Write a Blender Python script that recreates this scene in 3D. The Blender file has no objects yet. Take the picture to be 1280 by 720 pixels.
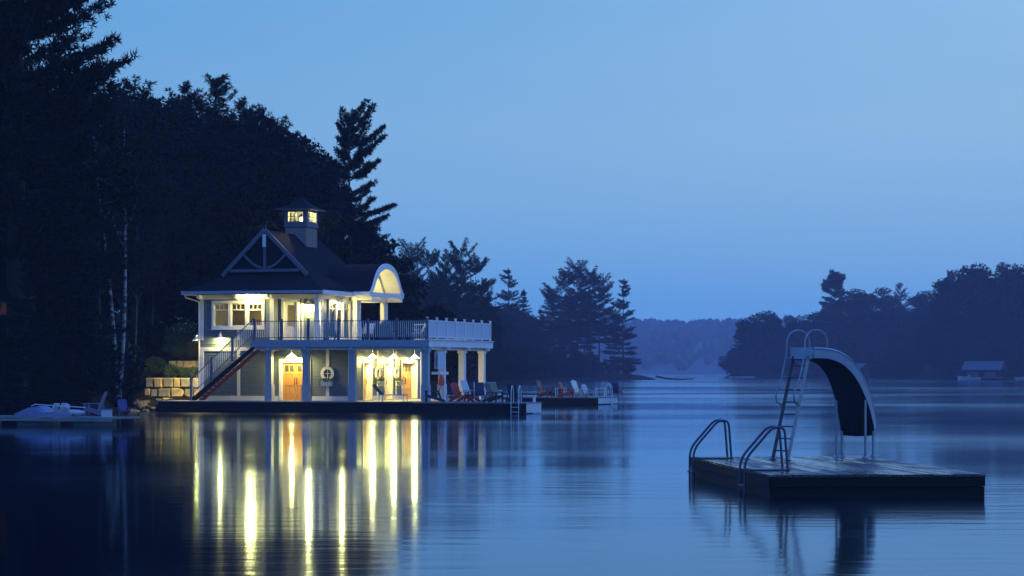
import bpy, math, random
import numpy as np
from mathutils import Vector, Matrix

# ------------------------------------------------------------------ camera, sky, light, exposure
SC = bpy.context.scene
COL = SC.collection
R = math.radians
FPX, CX, HY, CAMZ = 3100.0, 640.0, 464.0, 2.25

cam_d = bpy.data.cameras.new('camera')
cam = bpy.data.objects.new('camera', cam_d)
COL.objects.link(cam)
cam.location = (0, 0, CAMZ)
cam.rotation_euler = (R(90), 0, 0)
cam_d.sensor_width = 36.0
cam_d.lens = 36.0 * FPX / 1280.0
cam_d.shift_y = (HY - 360.0) / 1280.0
cam_d.clip_start = 0.1
cam_d.clip_end = 20000
SC.camera = cam

world = bpy.data.worlds.new('World')
SC.world = world
world.use_nodes = True
wn, wl = world.node_tree.nodes, world.node_tree.links
wn.clear()
w_out = wn.new('ShaderNodeOutputWorld')
w_bg = wn.new('ShaderNodeBackground')
w_sky = wn.new('ShaderNodeTexSky')
w_sky.sky_type = 'NISHITA'
w_sky.sun_disc = False
SUN_EL, SUN_ROT = R(-2.0), R(75)
w_sky.sun_elevation = SUN_EL
w_sky.sun_rotation = SUN_ROT
w_sky.air_density = 1.0
w_sky.dust_density = 0.2
w_sky.ozone_density = 4.0
w_sky.altitude = 0.0
# dusk: the clear-sky model is dim and deep blue, a thin high veil of cloud carries most of the light
w_tint = wn.new('ShaderNodeMix')
w_tint.data_type = 'RGBA'
w_tint.blend_type = 'MULTIPLY'
w_tint.inputs[0].default_value = 1.0
w_tint.inputs[7].default_value = (0.05, 0.05, 0.05, 1)
wl.new(w_sky.outputs[0], w_tint.inputs[6])
w_tc = wn.new('ShaderNodeTexCoord')
w_sep = wn.new('ShaderNodeSeparateXYZ')
wl.new(w_tc.outputs['Generated'], w_sep.inputs[0])
def sky_ramp(stops):
    r = wn.new('ShaderNodeValToRGB')
    e = r.color_ramp.elements
    e[0].position, e[0].color = stops[0][0], (*stops[0][1], 1)
    e[1].position, e[1].color = stops[-1][0], (*stops[-1][1], 1)
    for p, c in stops[1:-1]:
        n_ = e.new(p)
        n_.color = (*c, 1)
    wl.new(w_sep.outputs['Z'], r.inputs[0])
    return r
w_cool = sky_ramp([(0.0, (0.055, 0.38, 0.78)), (0.025, (0.085, 0.375, 0.72)), (0.07, (0.185, 0.43, 0.73)), (0.14, (0.115, 0.36, 0.69)), (0.30, (0.11, 0.37, 1.0)), (1.0, (0.14, 0.44, 2.1))])
w_warm = sky_ramp([(0.0, (0.08, 0.40, 0.77)), (0.04, (0.21, 0.45, 0.73)), (0.10, (0.30, 0.53, 0.77)), (0.17, (0.31, 0.56, 0.83)), (0.35, (0.21, 0.46, 1.12)), (1.0, (0.14, 0.44, 2.1))])
w_dot = wn.new('ShaderNodeVectorMath')
w_dot.operation = 'DOT_PRODUCT'
w_dot.inputs[1].default_value = (math.sin(R(75)), math.cos(R(75)), 0)
wl.new(w_tc.outputs['Generated'], w_dot.inputs[0])
w_mr = wn.new('ShaderNodeMapRange')
w_mr.interpolation_type = 'SMOOTHSTEP'
w_mr.inputs[1].default_value = -0.1
w_mr.inputs[2].default_value = 0.6
wl.new(w_dot.outputs['Value'], w_mr.inputs[0])
# faint soft streaks in the veil
w_map = wn.new('ShaderNodeMapping')
w_map.inputs['Scale'].default_value = (2.0, 2.0, 14.0)
w_noi = wn.new('ShaderNodeTexNoise')
w_noi.inputs['Scale'].default_value = 1.3
w_noi.inputs['Detail'].default_value = 3
wl.new(w_tc.outputs['Generated'], w_map.inputs[0])
wl.new(w_map.outputs[0], w_noi.inputs['Vector'])
w_ns = wn.new('ShaderNodeMath')
w_ns.operation = 'MULTIPLY_ADD'
w_ns.inputs[1].default_value = 0.5
wl.new(w_noi.outputs['Fac'], w_ns.inputs[0])
w_sub = wn.new('ShaderNodeMath')
w_sub.operation = 'SUBTRACT'
w_sub.inputs[1].default_value = 0.25
wl.new(w_mr.outputs[0], w_sub.inputs[0])
wl.new(w_sub.outputs[0], w_ns.inputs[2])
w_ns.use_clamp = True
w_mix = wn.new('ShaderNodeMix')
w_mix.data_type = 'RGBA'
wl.new(w_ns.outputs[0], w_mix.inputs[0])
wl.new(w_cool.outputs[0], w_mix.inputs[6])
wl.new(w_warm.outputs[0], w_mix.inputs[7])
w_add = wn.new('ShaderNodeMix')
w_add.data_type = 'RGBA'
w_add.blend_type = 'ADD'
w_add.inputs[0].default_value = 1.0
wl.new(w_mix.outputs[2], w_add.inputs[6])
wl.new(w_tint.outputs[2], w_add.inputs[7])
wl.new(w_add.outputs[2], w_bg.inputs[0])
w_bg.inputs[1].default_value = 1.0
wl.new(w_bg.outputs[0], w_out.inputs[0])

sun_d = bpy.data.lights.new('sun', 'SUN')
sun_d.energy = 0.05
sun_d.angle = R(40)
sun_d.color = (0.75, 0.85, 1.0)
sun = bpy.data.objects.new('sun', sun_d)
COL.objects.link(sun)
# glow of the set sun: from the right and a little behind the camera
sdir = Vector((math.sin(SUN_ROT), math.cos(SUN_ROT), math.tan(R(18))))
sun.rotation_euler = sdir.to_track_quat('Z', 'Y').to_euler()

SC.view_settings.view_transform = 'Standard'
SC.view_settings.look = 'None'
SC.view_settings.exposure = 0.0
SC.view_settings.gamma = 1.0
SC.render.engine = 'CYCLES'
SC.cycles.use_denoising = True
SC.cycles.max_bounces = 6
SC.cycles.diffuse_bounces = 3
SC.cycles.glossy_bounces = 4
SC.cycles.transparent_max_bounces = 8
SC.cycles.volume_bounces = 2
SC.cycles.caustics_reflective = False
SC.cycles.caustics_refractive = False
SC.cycles.sample_clamp_indirect = 6.0

# ------------------------------------------------------------------ helpers
def tag(o, label=None, cat=None, group=None, kind=None):
    if label: o['label'] = label
    if cat: o['category'] = cat
    if group: o['group'] = group
    if kind: o['kind'] = kind
    return o

def empty(name, loc=(0, 0, 0), rz=0.0, label=None, cat=None, group=None):
    o = bpy.data.objects.new(name, None)
    COL.objects.link(o)
    o.location = loc
    o.rotation_euler = (0, 0, rz)
    o.empty_display_size = 0.2
    return tag(o, label, cat, group)

def add_obj(name, me, parent=None, loc=None, rz=None, scale=None):
    o = bpy.data.objects.new(name, me)
    COL.objects.link(o)
    if parent is not None: o.parent = parent
    if loc is not None: o.location = loc
    if rz is not None: o.rotation_euler = (0, 0, rz)
    if scale is not None: o.scale = scale if hasattr(scale, '__len__') else (scale,) * 3
    return o

class MB:
    """collects shapes, then builds ONE mesh"""
    def __init__(s):
        s.v, s.f = [], []
    def add(s, vs, fs):
        n = len(s.v)
        s.v += [tuple(p) for p in vs]
        s.f += [tuple(i + n for i in f) for f in fs]
        return s
    def box(s, x0, x1, y0, y1, z0, z1):
        vs = [(x, y, z) for z in (z0, z1) for y in (y0, y1) for x in (x0, x1)]
        return s.add(vs, [(0, 2, 3, 1), (4, 5, 7, 6), (0, 1, 5, 4), (2, 6, 7, 3), (0, 4, 6, 2), (1, 3, 7, 5)])
    def hexa(s, p):  # 8 corners, bottom 4 ccw then top 4 ccw
        return s.add(p, [(3, 2, 1, 0), (4, 5, 6, 7), (0, 1, 5, 4), (1, 2, 6, 5), (2, 3, 7, 6), (3, 0, 4, 7)])
    def bar(s, a, b, w, h, up=(0, 0, 1)):
        a, b = Vector(a), Vector(b)
        d = (b - a).normalized()
        up = Vector(up)
        sd = d.cross(up)
        if sd.length < 1e-4: sd = d.cross(Vector((1, 0, 0)))
        sd.normalize()
        u2 = sd.cross(d).normalized()
        ps = []
        for c in (a, b):
            for (i, j) in ((-1, -1), (1, -1), (1, 1), (-1, 1)):
                ps.append(c + sd * (i * w / 2) + u2 * (j * h / 2))
        return s.hexa(ps)
    def tube(s, pts, r, n=8, cap=True):
        pts = [Vector(p) for p in pts]
        m = len(pts)
        rs = r if hasattr(r, '__len__') else [r] * m
        vs, fs = [], []
        ref = None
        for i, p in enumerate(pts):
            t = (pts[min(i + 1, m - 1)] - pts[max(i - 1, 0)]).normalized()
            if ref is None:
                ref = t.cross(Vector((0, 0, 1)))
                if ref.length < 1e-3: ref = t.cross(Vector((1, 0, 0)))
                ref.normalize()
            else:
                ref = (ref - t * ref.dot(t)).normalized()
            b = t.cross(ref)
            for k in range(n):
                a = 2 * math.pi * k / n
                vs.append(p + (ref * math.cos(a) + b * math.sin(a)) * rs[i])
        for i in range(m - 1):
            for k in range(n):
                k2 = (k + 1) % n
                fs.append((i * n + k, i * n + k2, (i + 1) * n + k2, (i + 1) * n + k))
        if cap:
            fs.append(tuple(range(n - 1, -1, -1)))
            fs.append(tuple((m - 1) * n + k for k in range(n)))
        return s.add(vs, fs)
    def lathe(s, prof, c=(0, 0, 0), n=16):
        vs, fs = [], []
        for (r, z) in prof:
            for k in range(n):
                a = 2 * math.pi * k / n
                vs.append((c[0] + r * math.cos(a), c[1] + r * math.sin(a), c[2] + z))
        for i in range(len(prof) - 1):
            for k in range(n):
                k2 = (k + 1) % n
                fs.append((i * n + k, i * n + k2, (i + 1) * n + k2, (i + 1) * n + k))
        return s.add(vs, fs)
    def prism(s, poly, depth_vec):
        n = len(poly)
        d = Vector(depth_vec)
        vs = [Vector(p) for p in poly] + [Vector(p) + d for p in poly]
        fs = [tuple(range(n - 1, -1, -1)), tuple(range(n, 2 * n))]
        for i in range(n):
            j = (i + 1) % n
            fs.append((i, j, n + j, n + i))
        return s.add(vs, fs)
    def mesh(s, name, mat, smooth=False):
        me = bpy.data.meshes.new(name)
        me.from_pydata(s.v, [], s.f)
        if mat: me.materials.append(mat)
        if smooth: me.polygons.foreach_set('use_smooth', [True] * len(me.polygons))
        me.update()
        return me
    def build(s, name, mat, parent=None, loc=None, rz=None, smooth=False):
        return add_obj(name, s.mesh(name, mat, smooth), parent, loc, rz)

def np_mesh(name, verts, faces, mat, smooth=False):
    """verts (N,3), faces (M,k) arrays"""
    me = bpy.data.meshes.new(name)
    nv, nf, k = len(verts), len(faces), faces.shape[1]
    me.vertices.add(nv)
    me.vertices.foreach_set('co', np.asarray(verts, np.float32).ravel())
    me.loops.add(nf * k)
    me.loops.foreach_set('vertex_index', np.asarray(faces, np.int32).ravel())
    me.polygons.add(nf)
    me.polygons.foreach_set('loop_start', np.arange(nf, dtype=np.int32) * k)
    me.polygons.foreach_set('loop_total', np.full(nf, k, np.int32))
    if smooth: me.polygons.foreach_set('use_smooth', np.ones(nf, bool))
    me.materials.append(mat)
    me.update(calc_edges=True)
    return me

# ------------------------------------------------------------------ materials
def mat(name, col, rough=0.6, var=0.0, scale=4.0, bump=0.0, bscale=30.0, spec=0.5, metal=0.0, stretch=None, col2=None):
    m = bpy.data.materials.new(name)
    m.use_nodes = True
    nt = m.node_tree
    b = nt.nodes['Principled BSDF']
    b.inputs['Base Color'].default_value = (*col, 1)
    b.inputs['Roughness'].default_value = rough
    b.inputs['Metallic'].default_value = metal
    b.inputs['Specular IOR Level'].default_value = spec
    co = None
    if var > 0 or bump > 0:
        tc = nt.nodes.new('ShaderNodeTexCoord')
        co = tc.outputs['Object']
        if stretch:
            mp = nt.nodes.new('ShaderNodeMapping')
            mp.inputs['Scale'].default_value = stretch
            nt.links.new(co, mp.inputs[0])
            co = mp.outputs[0]
    if var > 0:
        n = nt.nodes.new('ShaderNodeTexNoise')
        n.inputs['Scale'].default_value = scale
        n.inputs['Detail'].default_value = 5
        nt.links.new(co, n.inputs['Vector'])
        rp = nt.nodes.new('ShaderNodeValToRGB')
        lo = tuple(c * (1 - var) for c in col)
        hi = col2 if col2 else tuple(min(1, c * (1 + var)) for c in col)
        rp.color_ramp.elements[0].position = 0.3
        rp.color_ramp.elements[1].position = 0.7
        rp.color_ramp.elements[0].color = (*lo, 1)
        rp.color_ramp.elements[1].color = (*hi, 1)
        nt.links.new(n.outputs['Fac'], rp.inputs[0])
        nt.links.new(rp.outputs[0], b.inputs['Base Color'])
    if bump > 0:
        n2 = nt.nodes.new('ShaderNodeTexNoise')
        n2.inputs['Scale'].default_value = bscale
        n2.inputs['Detail'].default_value = 4
        nt.links.new(co, n2.inputs['Vector'])
        bp = nt.nodes.new('ShaderNodeBump')
        bp.inputs['Strength'].default_value = bump
        bp.inputs['Distance'].default_value = 0.02
        nt.links.new(n2.outputs['Fac'], bp.inputs['Height'])
        nt.links.new(bp.outputs[0], b.inputs['Normal'])
    return m

def emit_mat(name, col, strength, base=0.8):
    m = bpy.data.materials.new(name)
    m.use_nodes = True
    nt = m.node_tree
    b = nt.nodes['Principled BSDF']
    b.inputs['Base Color'].default_value = (base, base, base * 0.88, 1)
    b.inputs['Emission Color'].default_value = (*col, 1)
    b.inputs['Emission Strength'].default_value = strength
    return m

def glass_mat(name):
    m = bpy.data.materials.new(name)
    m.use_nodes = True
    nt = m.node_tree
    nt.nodes.clear()
    out = nt.nodes.new('ShaderNodeOutputMaterial')
    tr = nt.nodes.new('ShaderNodeBsdfTransparent')
    tr.inputs[0].default_value = (0.9, 0.93, 0.9, 1)
    gl = nt.nodes.new('ShaderNodeBsdfGlossy')
    gl.inputs['Roughness'].default_value = 0.03
    fr = nt.nodes.new('ShaderNodeFresnel')
    fr.inputs[0].default_value = 1.5
    mx = nt.nodes.new('ShaderNodeMixShader')
    nt.links.new(fr.outputs[0], mx.inputs[0])
    nt.links.new(tr.outputs[0], mx.inputs[1])
    nt.links.new(gl.outputs[0], mx.inputs[2])
    nt.links.new(mx.outputs[0], out.inputs[0])
    return m

def brick_mat(name):
    m = mat(name, (0.2, 0.1, 0.07), 0.85)
    nt = m.node_tree
    b = nt.nodes['Principled BSDF']
    tc = nt.nodes.new('ShaderNodeTexCoord')
    sx = nt.nodes.new('ShaderNodeSeparateXYZ')
    ad = nt.nodes.new('ShaderNodeMath')
    cb = nt.nodes.new('ShaderNodeCombineXYZ')
    bk = nt.nodes.new('ShaderNodeTexBrick')
    nt.links.new(tc.outputs['Object'], sx.inputs[0])
    nt.links.new(sx.outputs['X'], ad.inputs[0])
    nt.links.new(sx.outputs['Y'], ad.inputs[1])
    nt.links.new(ad.outputs[0], cb.inputs['X'])
    nt.links.new(sx.outputs['Z'], cb.inputs['Y'])
    nt.links.new(cb.outputs[0], bk.inputs['Vector'])
    bk.inputs['Scale'].default_value = 1.0
    bk.inputs['Brick Width'].default_value = 0.22
    bk.inputs['Row Height'].default_value = 0.085
    bk.inputs['Mortar Size'].default_value = 0.012
    bk.inputs['Color1'].default_value = (0.26, 0.13, 0.09, 1)
    bk.inputs['Color2'].default_value = (0.16, 0.08, 0.06, 1)
    bk.inputs['Mortar'].default_value = (0.32, 0.30, 0.27, 1)
    nt.links.new(bk.outputs['Color'], b.inputs['Base Color'])
    return m

def shingle_mat(name):
    m = mat(name, (0.010, 0.010, 0.013), 0.9, spec=0.04, var=0.35, scale=9, bump=0.5, bscale=14, stretch=(1, 1, 5))
    return m

def birch_mat(name):
    m = mat(name, (0.6, 0.6, 0.58), 0.7)
    nt = m.node_tree
    b = nt.nodes['Principled BSDF']
    tc = nt.nodes.new('ShaderNodeTexCoord')
    mp = nt.nodes.new('ShaderNodeMapping')
    mp.inputs['Scale'].default_value = (1.5, 1.5, 3.0)
    n = nt.nodes.new('ShaderNodeTexNoise')
    n.inputs['Scale'].default_value = 1.6
    n.inputs['Detail'].default_value = 6
    rp = nt.nodes.new('ShaderNodeValToRGB')
    rp.color_ramp.elements[0].position = 0.44
    rp.color_ramp.elements[0].color = (0.05, 0.045, 0.04, 1)
    rp.color_ramp.elements[1].position = 0.54
    rp.color_ramp.elements[1].color = (0.42, 0.42, 0.42, 1)
    nt.links.new(tc.outputs['Object'], mp.inputs[0])
    nt.links.new(mp.outputs[0], n.inputs['Vector'])
    nt.links.new(n.outputs['Fac'], rp.inputs[0])
    nt.links.new(rp.outputs[0], b.inputs['Base Color'])
    return m

def water_mat(name):
    m = bpy.data.materials.new(name)
    m.use_nodes = True
    nt = m.node_tree
    b = nt.nodes['Principled BSDF']
    b.inputs['Base Color'].default_value = (0.0008, 0.0015, 0.003, 1)
    b.inputs['Roughness'].default_value = 0.09
    b.inputs['IOR'].default_value = 1.333
    tc = nt.nodes.new('ShaderNodeTexCoord')
    def layer(sc, detail, mscale):
        mp = nt.nodes.new('ShaderNodeMapping')
        mp.inputs['Scale'].default_value = mscale
        n = nt.nodes.new('ShaderNodeTexNoise')
        n.inputs['Scale'].default_value = sc
        n.inputs['Detail'].default_value = detail
        nt.links.new(tc.outputs['Object'], mp.inputs[0])
        nt.links.new(mp.outputs[0], n.inputs['Vector'])
        return n.outputs['Fac']
    a = layer(1.0, 3, (0.5, 1.5, 1))
    c = layer(1.0, 1, (0.05, 0.11, 1))
    # wind patches: where the ripples are stronger
    p = layer(1.0, 2, (0.02, 0.035, 1))
    rp = nt.nodes.new('ShaderNodeMapRange')
    rp.inputs[1].default_value = 0.42
    rp.inputs[2].default_value = 0.62
    rp.inputs[3].default_value = 0.25
    rp.inputs[4].default_value = 1.35
    nt.links.new(p, rp.inputs[0])
    rr = nt.nodes.new('ShaderNodeMapRange')
    rr.inputs[1].default_value = 0.42
    rr.inputs[2].default_value = 0.62
    rr.inputs[3].default_value = 0.06
    rr.inputs[4].default_value = 0.105
    nt.links.new(p, rr.inputs[0])
    nt.links.new(rr.outputs[0], b.inputs['Roughness'])
    mu = nt.nodes.new('ShaderNodeMath')
    mu.operation = 'MULTIPLY'
    nt.links.new(a, mu.inputs[0])
    nt.links.new(rp.outputs[0], mu.inputs[1])
    b1 = nt.nodes.new('ShaderNodeBump')
    b1.inputs['Strength'].default_value = 1.0
    b1.inputs['Distance'].default_value = 0.007
    nt.links.new(mu.outputs[0], b1.inputs['Height'])
    b2 = nt.nodes.new('ShaderNodeBump')
    b2.inputs['Strength'].default_value = 1.0
    b2.inputs['Distance'].default_value = 0.02
    nt.links.new(c, b2.inputs['Height'])
    nt.links.new(b1.outputs[0], b2.inputs['Normal'])
    nt.links.new(b2.outputs[0], b.inputs['Normal'])
    # dark water body under a slightly blue-tinted mirror
    gl = nt.nodes.new('ShaderNodeBsdfGlossy')
    gl.inputs['Color'].default_value = (0.68, 0.84, 1.0, 1)
    nt.links.new(rr.outputs[0], gl.inputs['Roughness'])
    nt.links.new(b2.outputs[0], gl.inputs['Normal'])
    fr = nt.nodes.new('ShaderNodeFresnel')
    fr.inputs['IOR'].default_value = 1.333
    df = nt.nodes.new('ShaderNodeBsdfDiffuse')
    df.inputs['Color'].default_value = (0.0008, 0.0018, 0.0045, 1)
    mx = nt.nodes.new('ShaderNodeMixShader')
    nt.links.new(fr.outputs[0], mx.inputs[0])
    nt.links.new(df.outputs[0], mx.inputs[1])
    nt.links.new(gl.outputs[0], mx.inputs[2])
    nt.links.new(mx.outputs[0], nt.nodes['Material Output'].inputs['Surface'])
    return m

M = dict(
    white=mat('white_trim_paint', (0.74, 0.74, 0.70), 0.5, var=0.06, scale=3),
    post=mat('skylit_side_board', (0.55, 0.57, 0.58), 0.55, var=0.08, scale=2),  # pale side boards of the docks, the sky glow put into their colour
    siding=mat('slate_blue_siding', (0.10, 0.135, 0.16), 0.6, var=0.15, scale=2.0, bump=0.2, bscale=25, stretch=(0.3, 0.3, 4)),
    inner=mat('interior_plaster', (0.62, 0.55, 0.40), 0.8, var=0.1),
    roof=shingle_mat('roof_shingle'),
    column=mat('shaded_white_column', (0.36, 0.37, 0.39), 0.55, var=0.08, scale=2),  # white front columns, their shade put into a greyer colour
    fascia=mat('shaded_white_fascia', (0.30, 0.34, 0.40), 0.5, var=0.08),  # white trim with shade put into its colour, for faces turned from the glow
    rail=mat('dark_metal_rail', (0.10, 0.12, 0.17), 0.45, spec=0.4),
    baluster=mat('pale_metal_baluster', (0.68, 0.68, 0.64), 0.45),
    screen=mat('frosted_screen_panel', (0.50, 0.54, 0.58), 0.35, var=0.04),
    deckwood=mat('deck_board_wood', (0.20, 0.16, 0.12), 0.65, var=0.3, scale=3, stretch=(0.4, 6, 1)),
    greywood=mat('weathered_grey_wood', (0.17, 0.165, 0.16), 0.6, var=0.35, scale=2.5, bump=0.4, bscale=18, stretch=(0.5, 5, 5)),
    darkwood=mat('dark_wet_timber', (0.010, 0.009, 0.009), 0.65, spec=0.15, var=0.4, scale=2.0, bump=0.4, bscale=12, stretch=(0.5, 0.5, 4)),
    redwood=mat('red_stained_stringer', (0.22, 0.055, 0.03), 0.5, var=0.2),
    door=mat('varnished_fir_door', (0.52, 0.25, 0.06), 0.35, var=0.18, scale=2.2, stretch=(8, 8, 0.7)),
    handle=mat('dark_bronze', (0.05, 0.04, 0.03), 0.35, metal=0.8),
    brick=brick_mat('chimney_brick'),
    glass=glass_mat('window_glass'),
    metal=mat('galvanised_tube', (0.24, 0.26, 0.31), 0.35, metal=0.6, var=0.1),
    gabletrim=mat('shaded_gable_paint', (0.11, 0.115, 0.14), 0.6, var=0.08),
    farroof=mat('faded_tin_roof', (0.024, 0.027, 0.034), 0.6, var=0.1),
    darkmetal=mat('dull_purple_tube', (0.07, 0.06, 0.09), 0.4, metal=0.5),
    alu=mat('pale_aluminium', (0.62, 0.64, 0.66), 0.35, metal=0.4),
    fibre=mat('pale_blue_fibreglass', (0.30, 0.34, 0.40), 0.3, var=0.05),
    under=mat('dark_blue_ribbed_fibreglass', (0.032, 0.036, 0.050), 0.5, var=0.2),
    red=mat('red_painted_wood', (0.42, 0.05, 0.035), 0.5, var=0.1),
    rust=mat('red_brown_stained_wood', (0.30, 0.075, 0.035), 0.55, var=0.15),
    cream=mat('cream_painted_wood', (0.72, 0.68, 0.48), 0.5, var=0.05),
    purple=mat('purple_painted_wood', (0.07, 0.045, 0.14), 0.5, var=0.1),
    navy=mat('navy_sling_fabric', (0.02, 0.025, 0.05), 0.7),
    brown=mat('brown_stained_wood', (0.07, 0.04, 0.03), 0.6, var=0.2),
    orange=mat('orange_vest_fabric', (0.75, 0.10, 0.04), 0.7),
    plum=mat('mauve_plastic', (0.15, 0.13, 0.22), 0.4, var=0.05),
    whiteplastic=mat('white_plastic', (0.45, 0.45, 0.46), 0.35),
    stone=mat('warm_granite', (0.42, 0.32, 0.16), 0.85, var=0.35, scale=3.0, bump=0.8, bscale=6),
    stone2=mat('grey_granite', (0.22, 0.20, 0.16), 0.85, var=0.4, scale=3.5, bump=0.8, bscale=6),
    rock=mat('shore_rock', (0.06, 0.055, 0.048), 0.8, var=0.5, scale=3.0, bump=0.8, bscale=5),
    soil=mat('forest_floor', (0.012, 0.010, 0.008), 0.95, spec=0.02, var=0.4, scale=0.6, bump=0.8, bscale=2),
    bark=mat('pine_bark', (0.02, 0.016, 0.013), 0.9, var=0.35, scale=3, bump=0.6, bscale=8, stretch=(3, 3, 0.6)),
    birch=birch_mat('birch_bark'),
    greybirch=mat('dull_birch_bark', (0.10, 0.095, 0.09), 0.8, var=0.5, scale=4, stretch=(1, 1, 3)),
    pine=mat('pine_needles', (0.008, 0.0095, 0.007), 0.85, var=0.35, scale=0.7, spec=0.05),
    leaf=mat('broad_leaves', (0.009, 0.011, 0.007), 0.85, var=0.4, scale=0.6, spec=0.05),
    leaf2=mat('garden_leaves', (0.055, 0.10, 0.03), 0.6, var=0.4, scale=2, spec=0.3),
    flower=mat('red_petals', (0.6, 0.05, 0.04), 0.6),
    wflower=mat('white_petals', (0.7, 0.72, 0.6), 0.6),
    bulb=emit_mat('lamp_glass', (1.0, 0.86, 0.42), 12.0),
    shade=mat('white_enamel_shade', (0.75, 0.73, 0.66), 0.35),
    opal=emit_mat('glowing_opal_shade', (1.0, 0.84, 0.36), 4.5),
    water=water_mat('lake_water'),
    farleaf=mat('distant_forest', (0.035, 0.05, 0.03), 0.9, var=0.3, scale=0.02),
    cloth=mat('folded_canvas', (0.05, 0.06, 0.09), 0.8, var=0.1),
)

LAMPCOL = (1.0, 0.83, 0.27)

# ------------------------------------------------------------------ the lake
mb = MB()
mb.add([(-6000, -200, 0), (6000, -200, 0), (6000, 9000, 0), (-6000, 9000, 0)], [(0, 1, 2, 3)])
tag(mb.build('lake', M['water']), kind='structure')

# ------------------------------------------------------------------ terrain
def poly_dist(px, py, poly):
    """signed distance, positive inside"""
    inside = np.zeros(px.shape, bool)
    dist = np.full(px.shape, 1e9)
    n = len(poly)
    for i in range(n):
        x0, y0 = poly[i]
        x1, y1 = poly[(i + 1) % n]
        dx, dy = x1 - x0, y1 - y0
        t = np.clip(((px - x0) * dx + (py - y0) * dy) / (dx * dx + dy * dy), 0, 1)
        dist = np.minimum(dist, np.hypot(px - x0 - t * dx, py - y0 - t * dy))
        c = ((y0 > py) != (y1 > py)) & (px < (x1 - x0) * (py - y0) / (y1 - y0 + 1e-12) + x0)
        inside ^= c
    return np.where(inside, dist, -dist)

LEFT = [(-90, 88), (-45, 98), (-24.5, 105.5), (-20.6, 112), (-19.2, 121), (-20.3, 131), (-19.5, 137.4), (-15.5, 138), (-14.0, 151.5), (-6, 154.5), (-4, 160),
        (-3, 176), (-6, 215), (-7, 300), (0, 400), (8, 500), (21, 590), (33, 632), (38, 645), (33, 655), (15, 668), (-10, 720), (-200, 900), (-420, 900), (-420, 88)]
RIGHT = [(69, 815), (88, 786), (98, 745), (103, 695), (110, 662), (160, 640), (420, 610), (420, 1250), (90, 1000), (72, 850)]

def smooth_noise(x, y, s, seed):
    return (np.sin(x / s * 1.7 + seed) * np.cos(y / s * 1.3 + seed * 2.1) + 0.5 * np.sin((x + y) / s * 2.9 + seed * 0.7)) / 1.5

def h_left(x, y):
    x, y = np.asarray(x, float), np.asarray(y, float)
    d = poly_dist(x, y, LEFT)
    near = np.interp(d, [-6, 0, 0.7, 1.5, 3.5, 4.2, 7, 20, 60, 150], [-2.5, -0.05, 0.8, 1.3, 1.6, 2.5, 3.0, 5.5, 12, 20])
    far = np.interp(d, [-6, 0, 1, 5, 30, 100], [-2.5, -0.05, 0.5, 1.4, 3.5, 9])
    k = np.clip((y - 190) / 120, 0, 1)
    h = near * (1 - k) + far * k
    h = h + np.clip(d, 0, 4) * 0.06 * smooth_noise(x, y, 4.0, 1.0)
    # terraces held by the two stone walls beside the boathouse
    dx, dy = x + 4.54, y - 134.0
    u = dx * math.cos(R(17)) - dy * math.sin(R(17))
    v = dx * math.sin(R(17)) + dy * math.cos(R(17))
    ter = np.interp(v, [-0.6, 1.0, 3.5, 3.95, 5.4, 6.1, 9.5], [-0.6, 0.1, 0.6, 1.75, 2.0, 2.8, 3.6])
    wgt = np.clip((u + 20.3) / 1.6, 0, 1) * np.clip((-13.0 - u) / 0.6, 0, 1) * np.clip((10.0 - v) / 2.0, 0, 1)
    h = h * (1 - wgt) + ter * wgt
    under = (u > -14.6) & (u < 1.5) & (v > -3) & (v < 13.6)     # crib below the boathouse
    return np.where(under, np.minimum(h, -0.3), h)

def h_right(x, y):
    x, y = np.asarray(x, float), np.asarray(y, float)
    d = poly_dist(x, y, RIGHT)
    h = np.interp(d, [-8, 0, 2, 10, 40, 120, 300], [-2.5, -0.05, 0.7, 2.0, 7, 16, 24])
    return h + np.clip(d, 0, 10) * 0.08 * smooth_noise(x, y, 15.0, 2.0)

def grid_mesh(name, xs, ys, hf, m):
    X, Y = np.meshgrid(xs, ys)
    Z = hf(X, Y)
    v = np.stack([X.ravel(), Y.ravel(), Z.ravel()], 1)
    nx, ny = len(xs), len(ys)
    i = np.arange((nx - 1) * (ny - 1))
    a = (i // (nx - 1)) * nx + i % (nx - 1)
    f = np.stack([a, a + 1, a + nx + 1, a + nx], 1)
    # drop cells wholly under the lake bed
    zz = Z.ravel()
    keep = np.max(zz[f], 1) > -1.0
    return np_mesh(name, v, f[keep], m, True)

xs = np.concatenate([np.linspace(-300, -62, 60), np.linspace(-60, 44, 209)])
ys = np.concatenate([np.linspace(42, 180, 184), np.linspace(184, 800, 155)])
o = add_obj('shore_hill', grid_mesh('shore_hill', xs, ys, h_left, M['soil']))
tag(o, kind='structure')
o = add_obj('far_bank', grid_mesh('far_bank', np.linspace(60, 415, 120), np.linspace(605, 1200, 160), h_right, M['soil']))
tag(o, kind='structure')

def hill_h(x, y):
    x, y = np.asarray(x, float), np.asarray(y, float)
    base = np.interp(y, [1850, 1900, 2150, 2500, 3200], [-2, 1, 22, 42, 46])
    prof = 1 + 0.10 * np.sin(x / 170 + 0.4) + 0.06 * np.sin(x / 67 + 2) + 0.10 * np.clip((x - 150) / 400, -1, 1)
    return base * prof
o = add_obj('hills', grid_mesh('hills', np.linspace(-1100, 1500, 130), np.linspace(1850, 3000, 60), hill_h, M['farleaf']))
tag(o, kind='structure')

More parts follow.
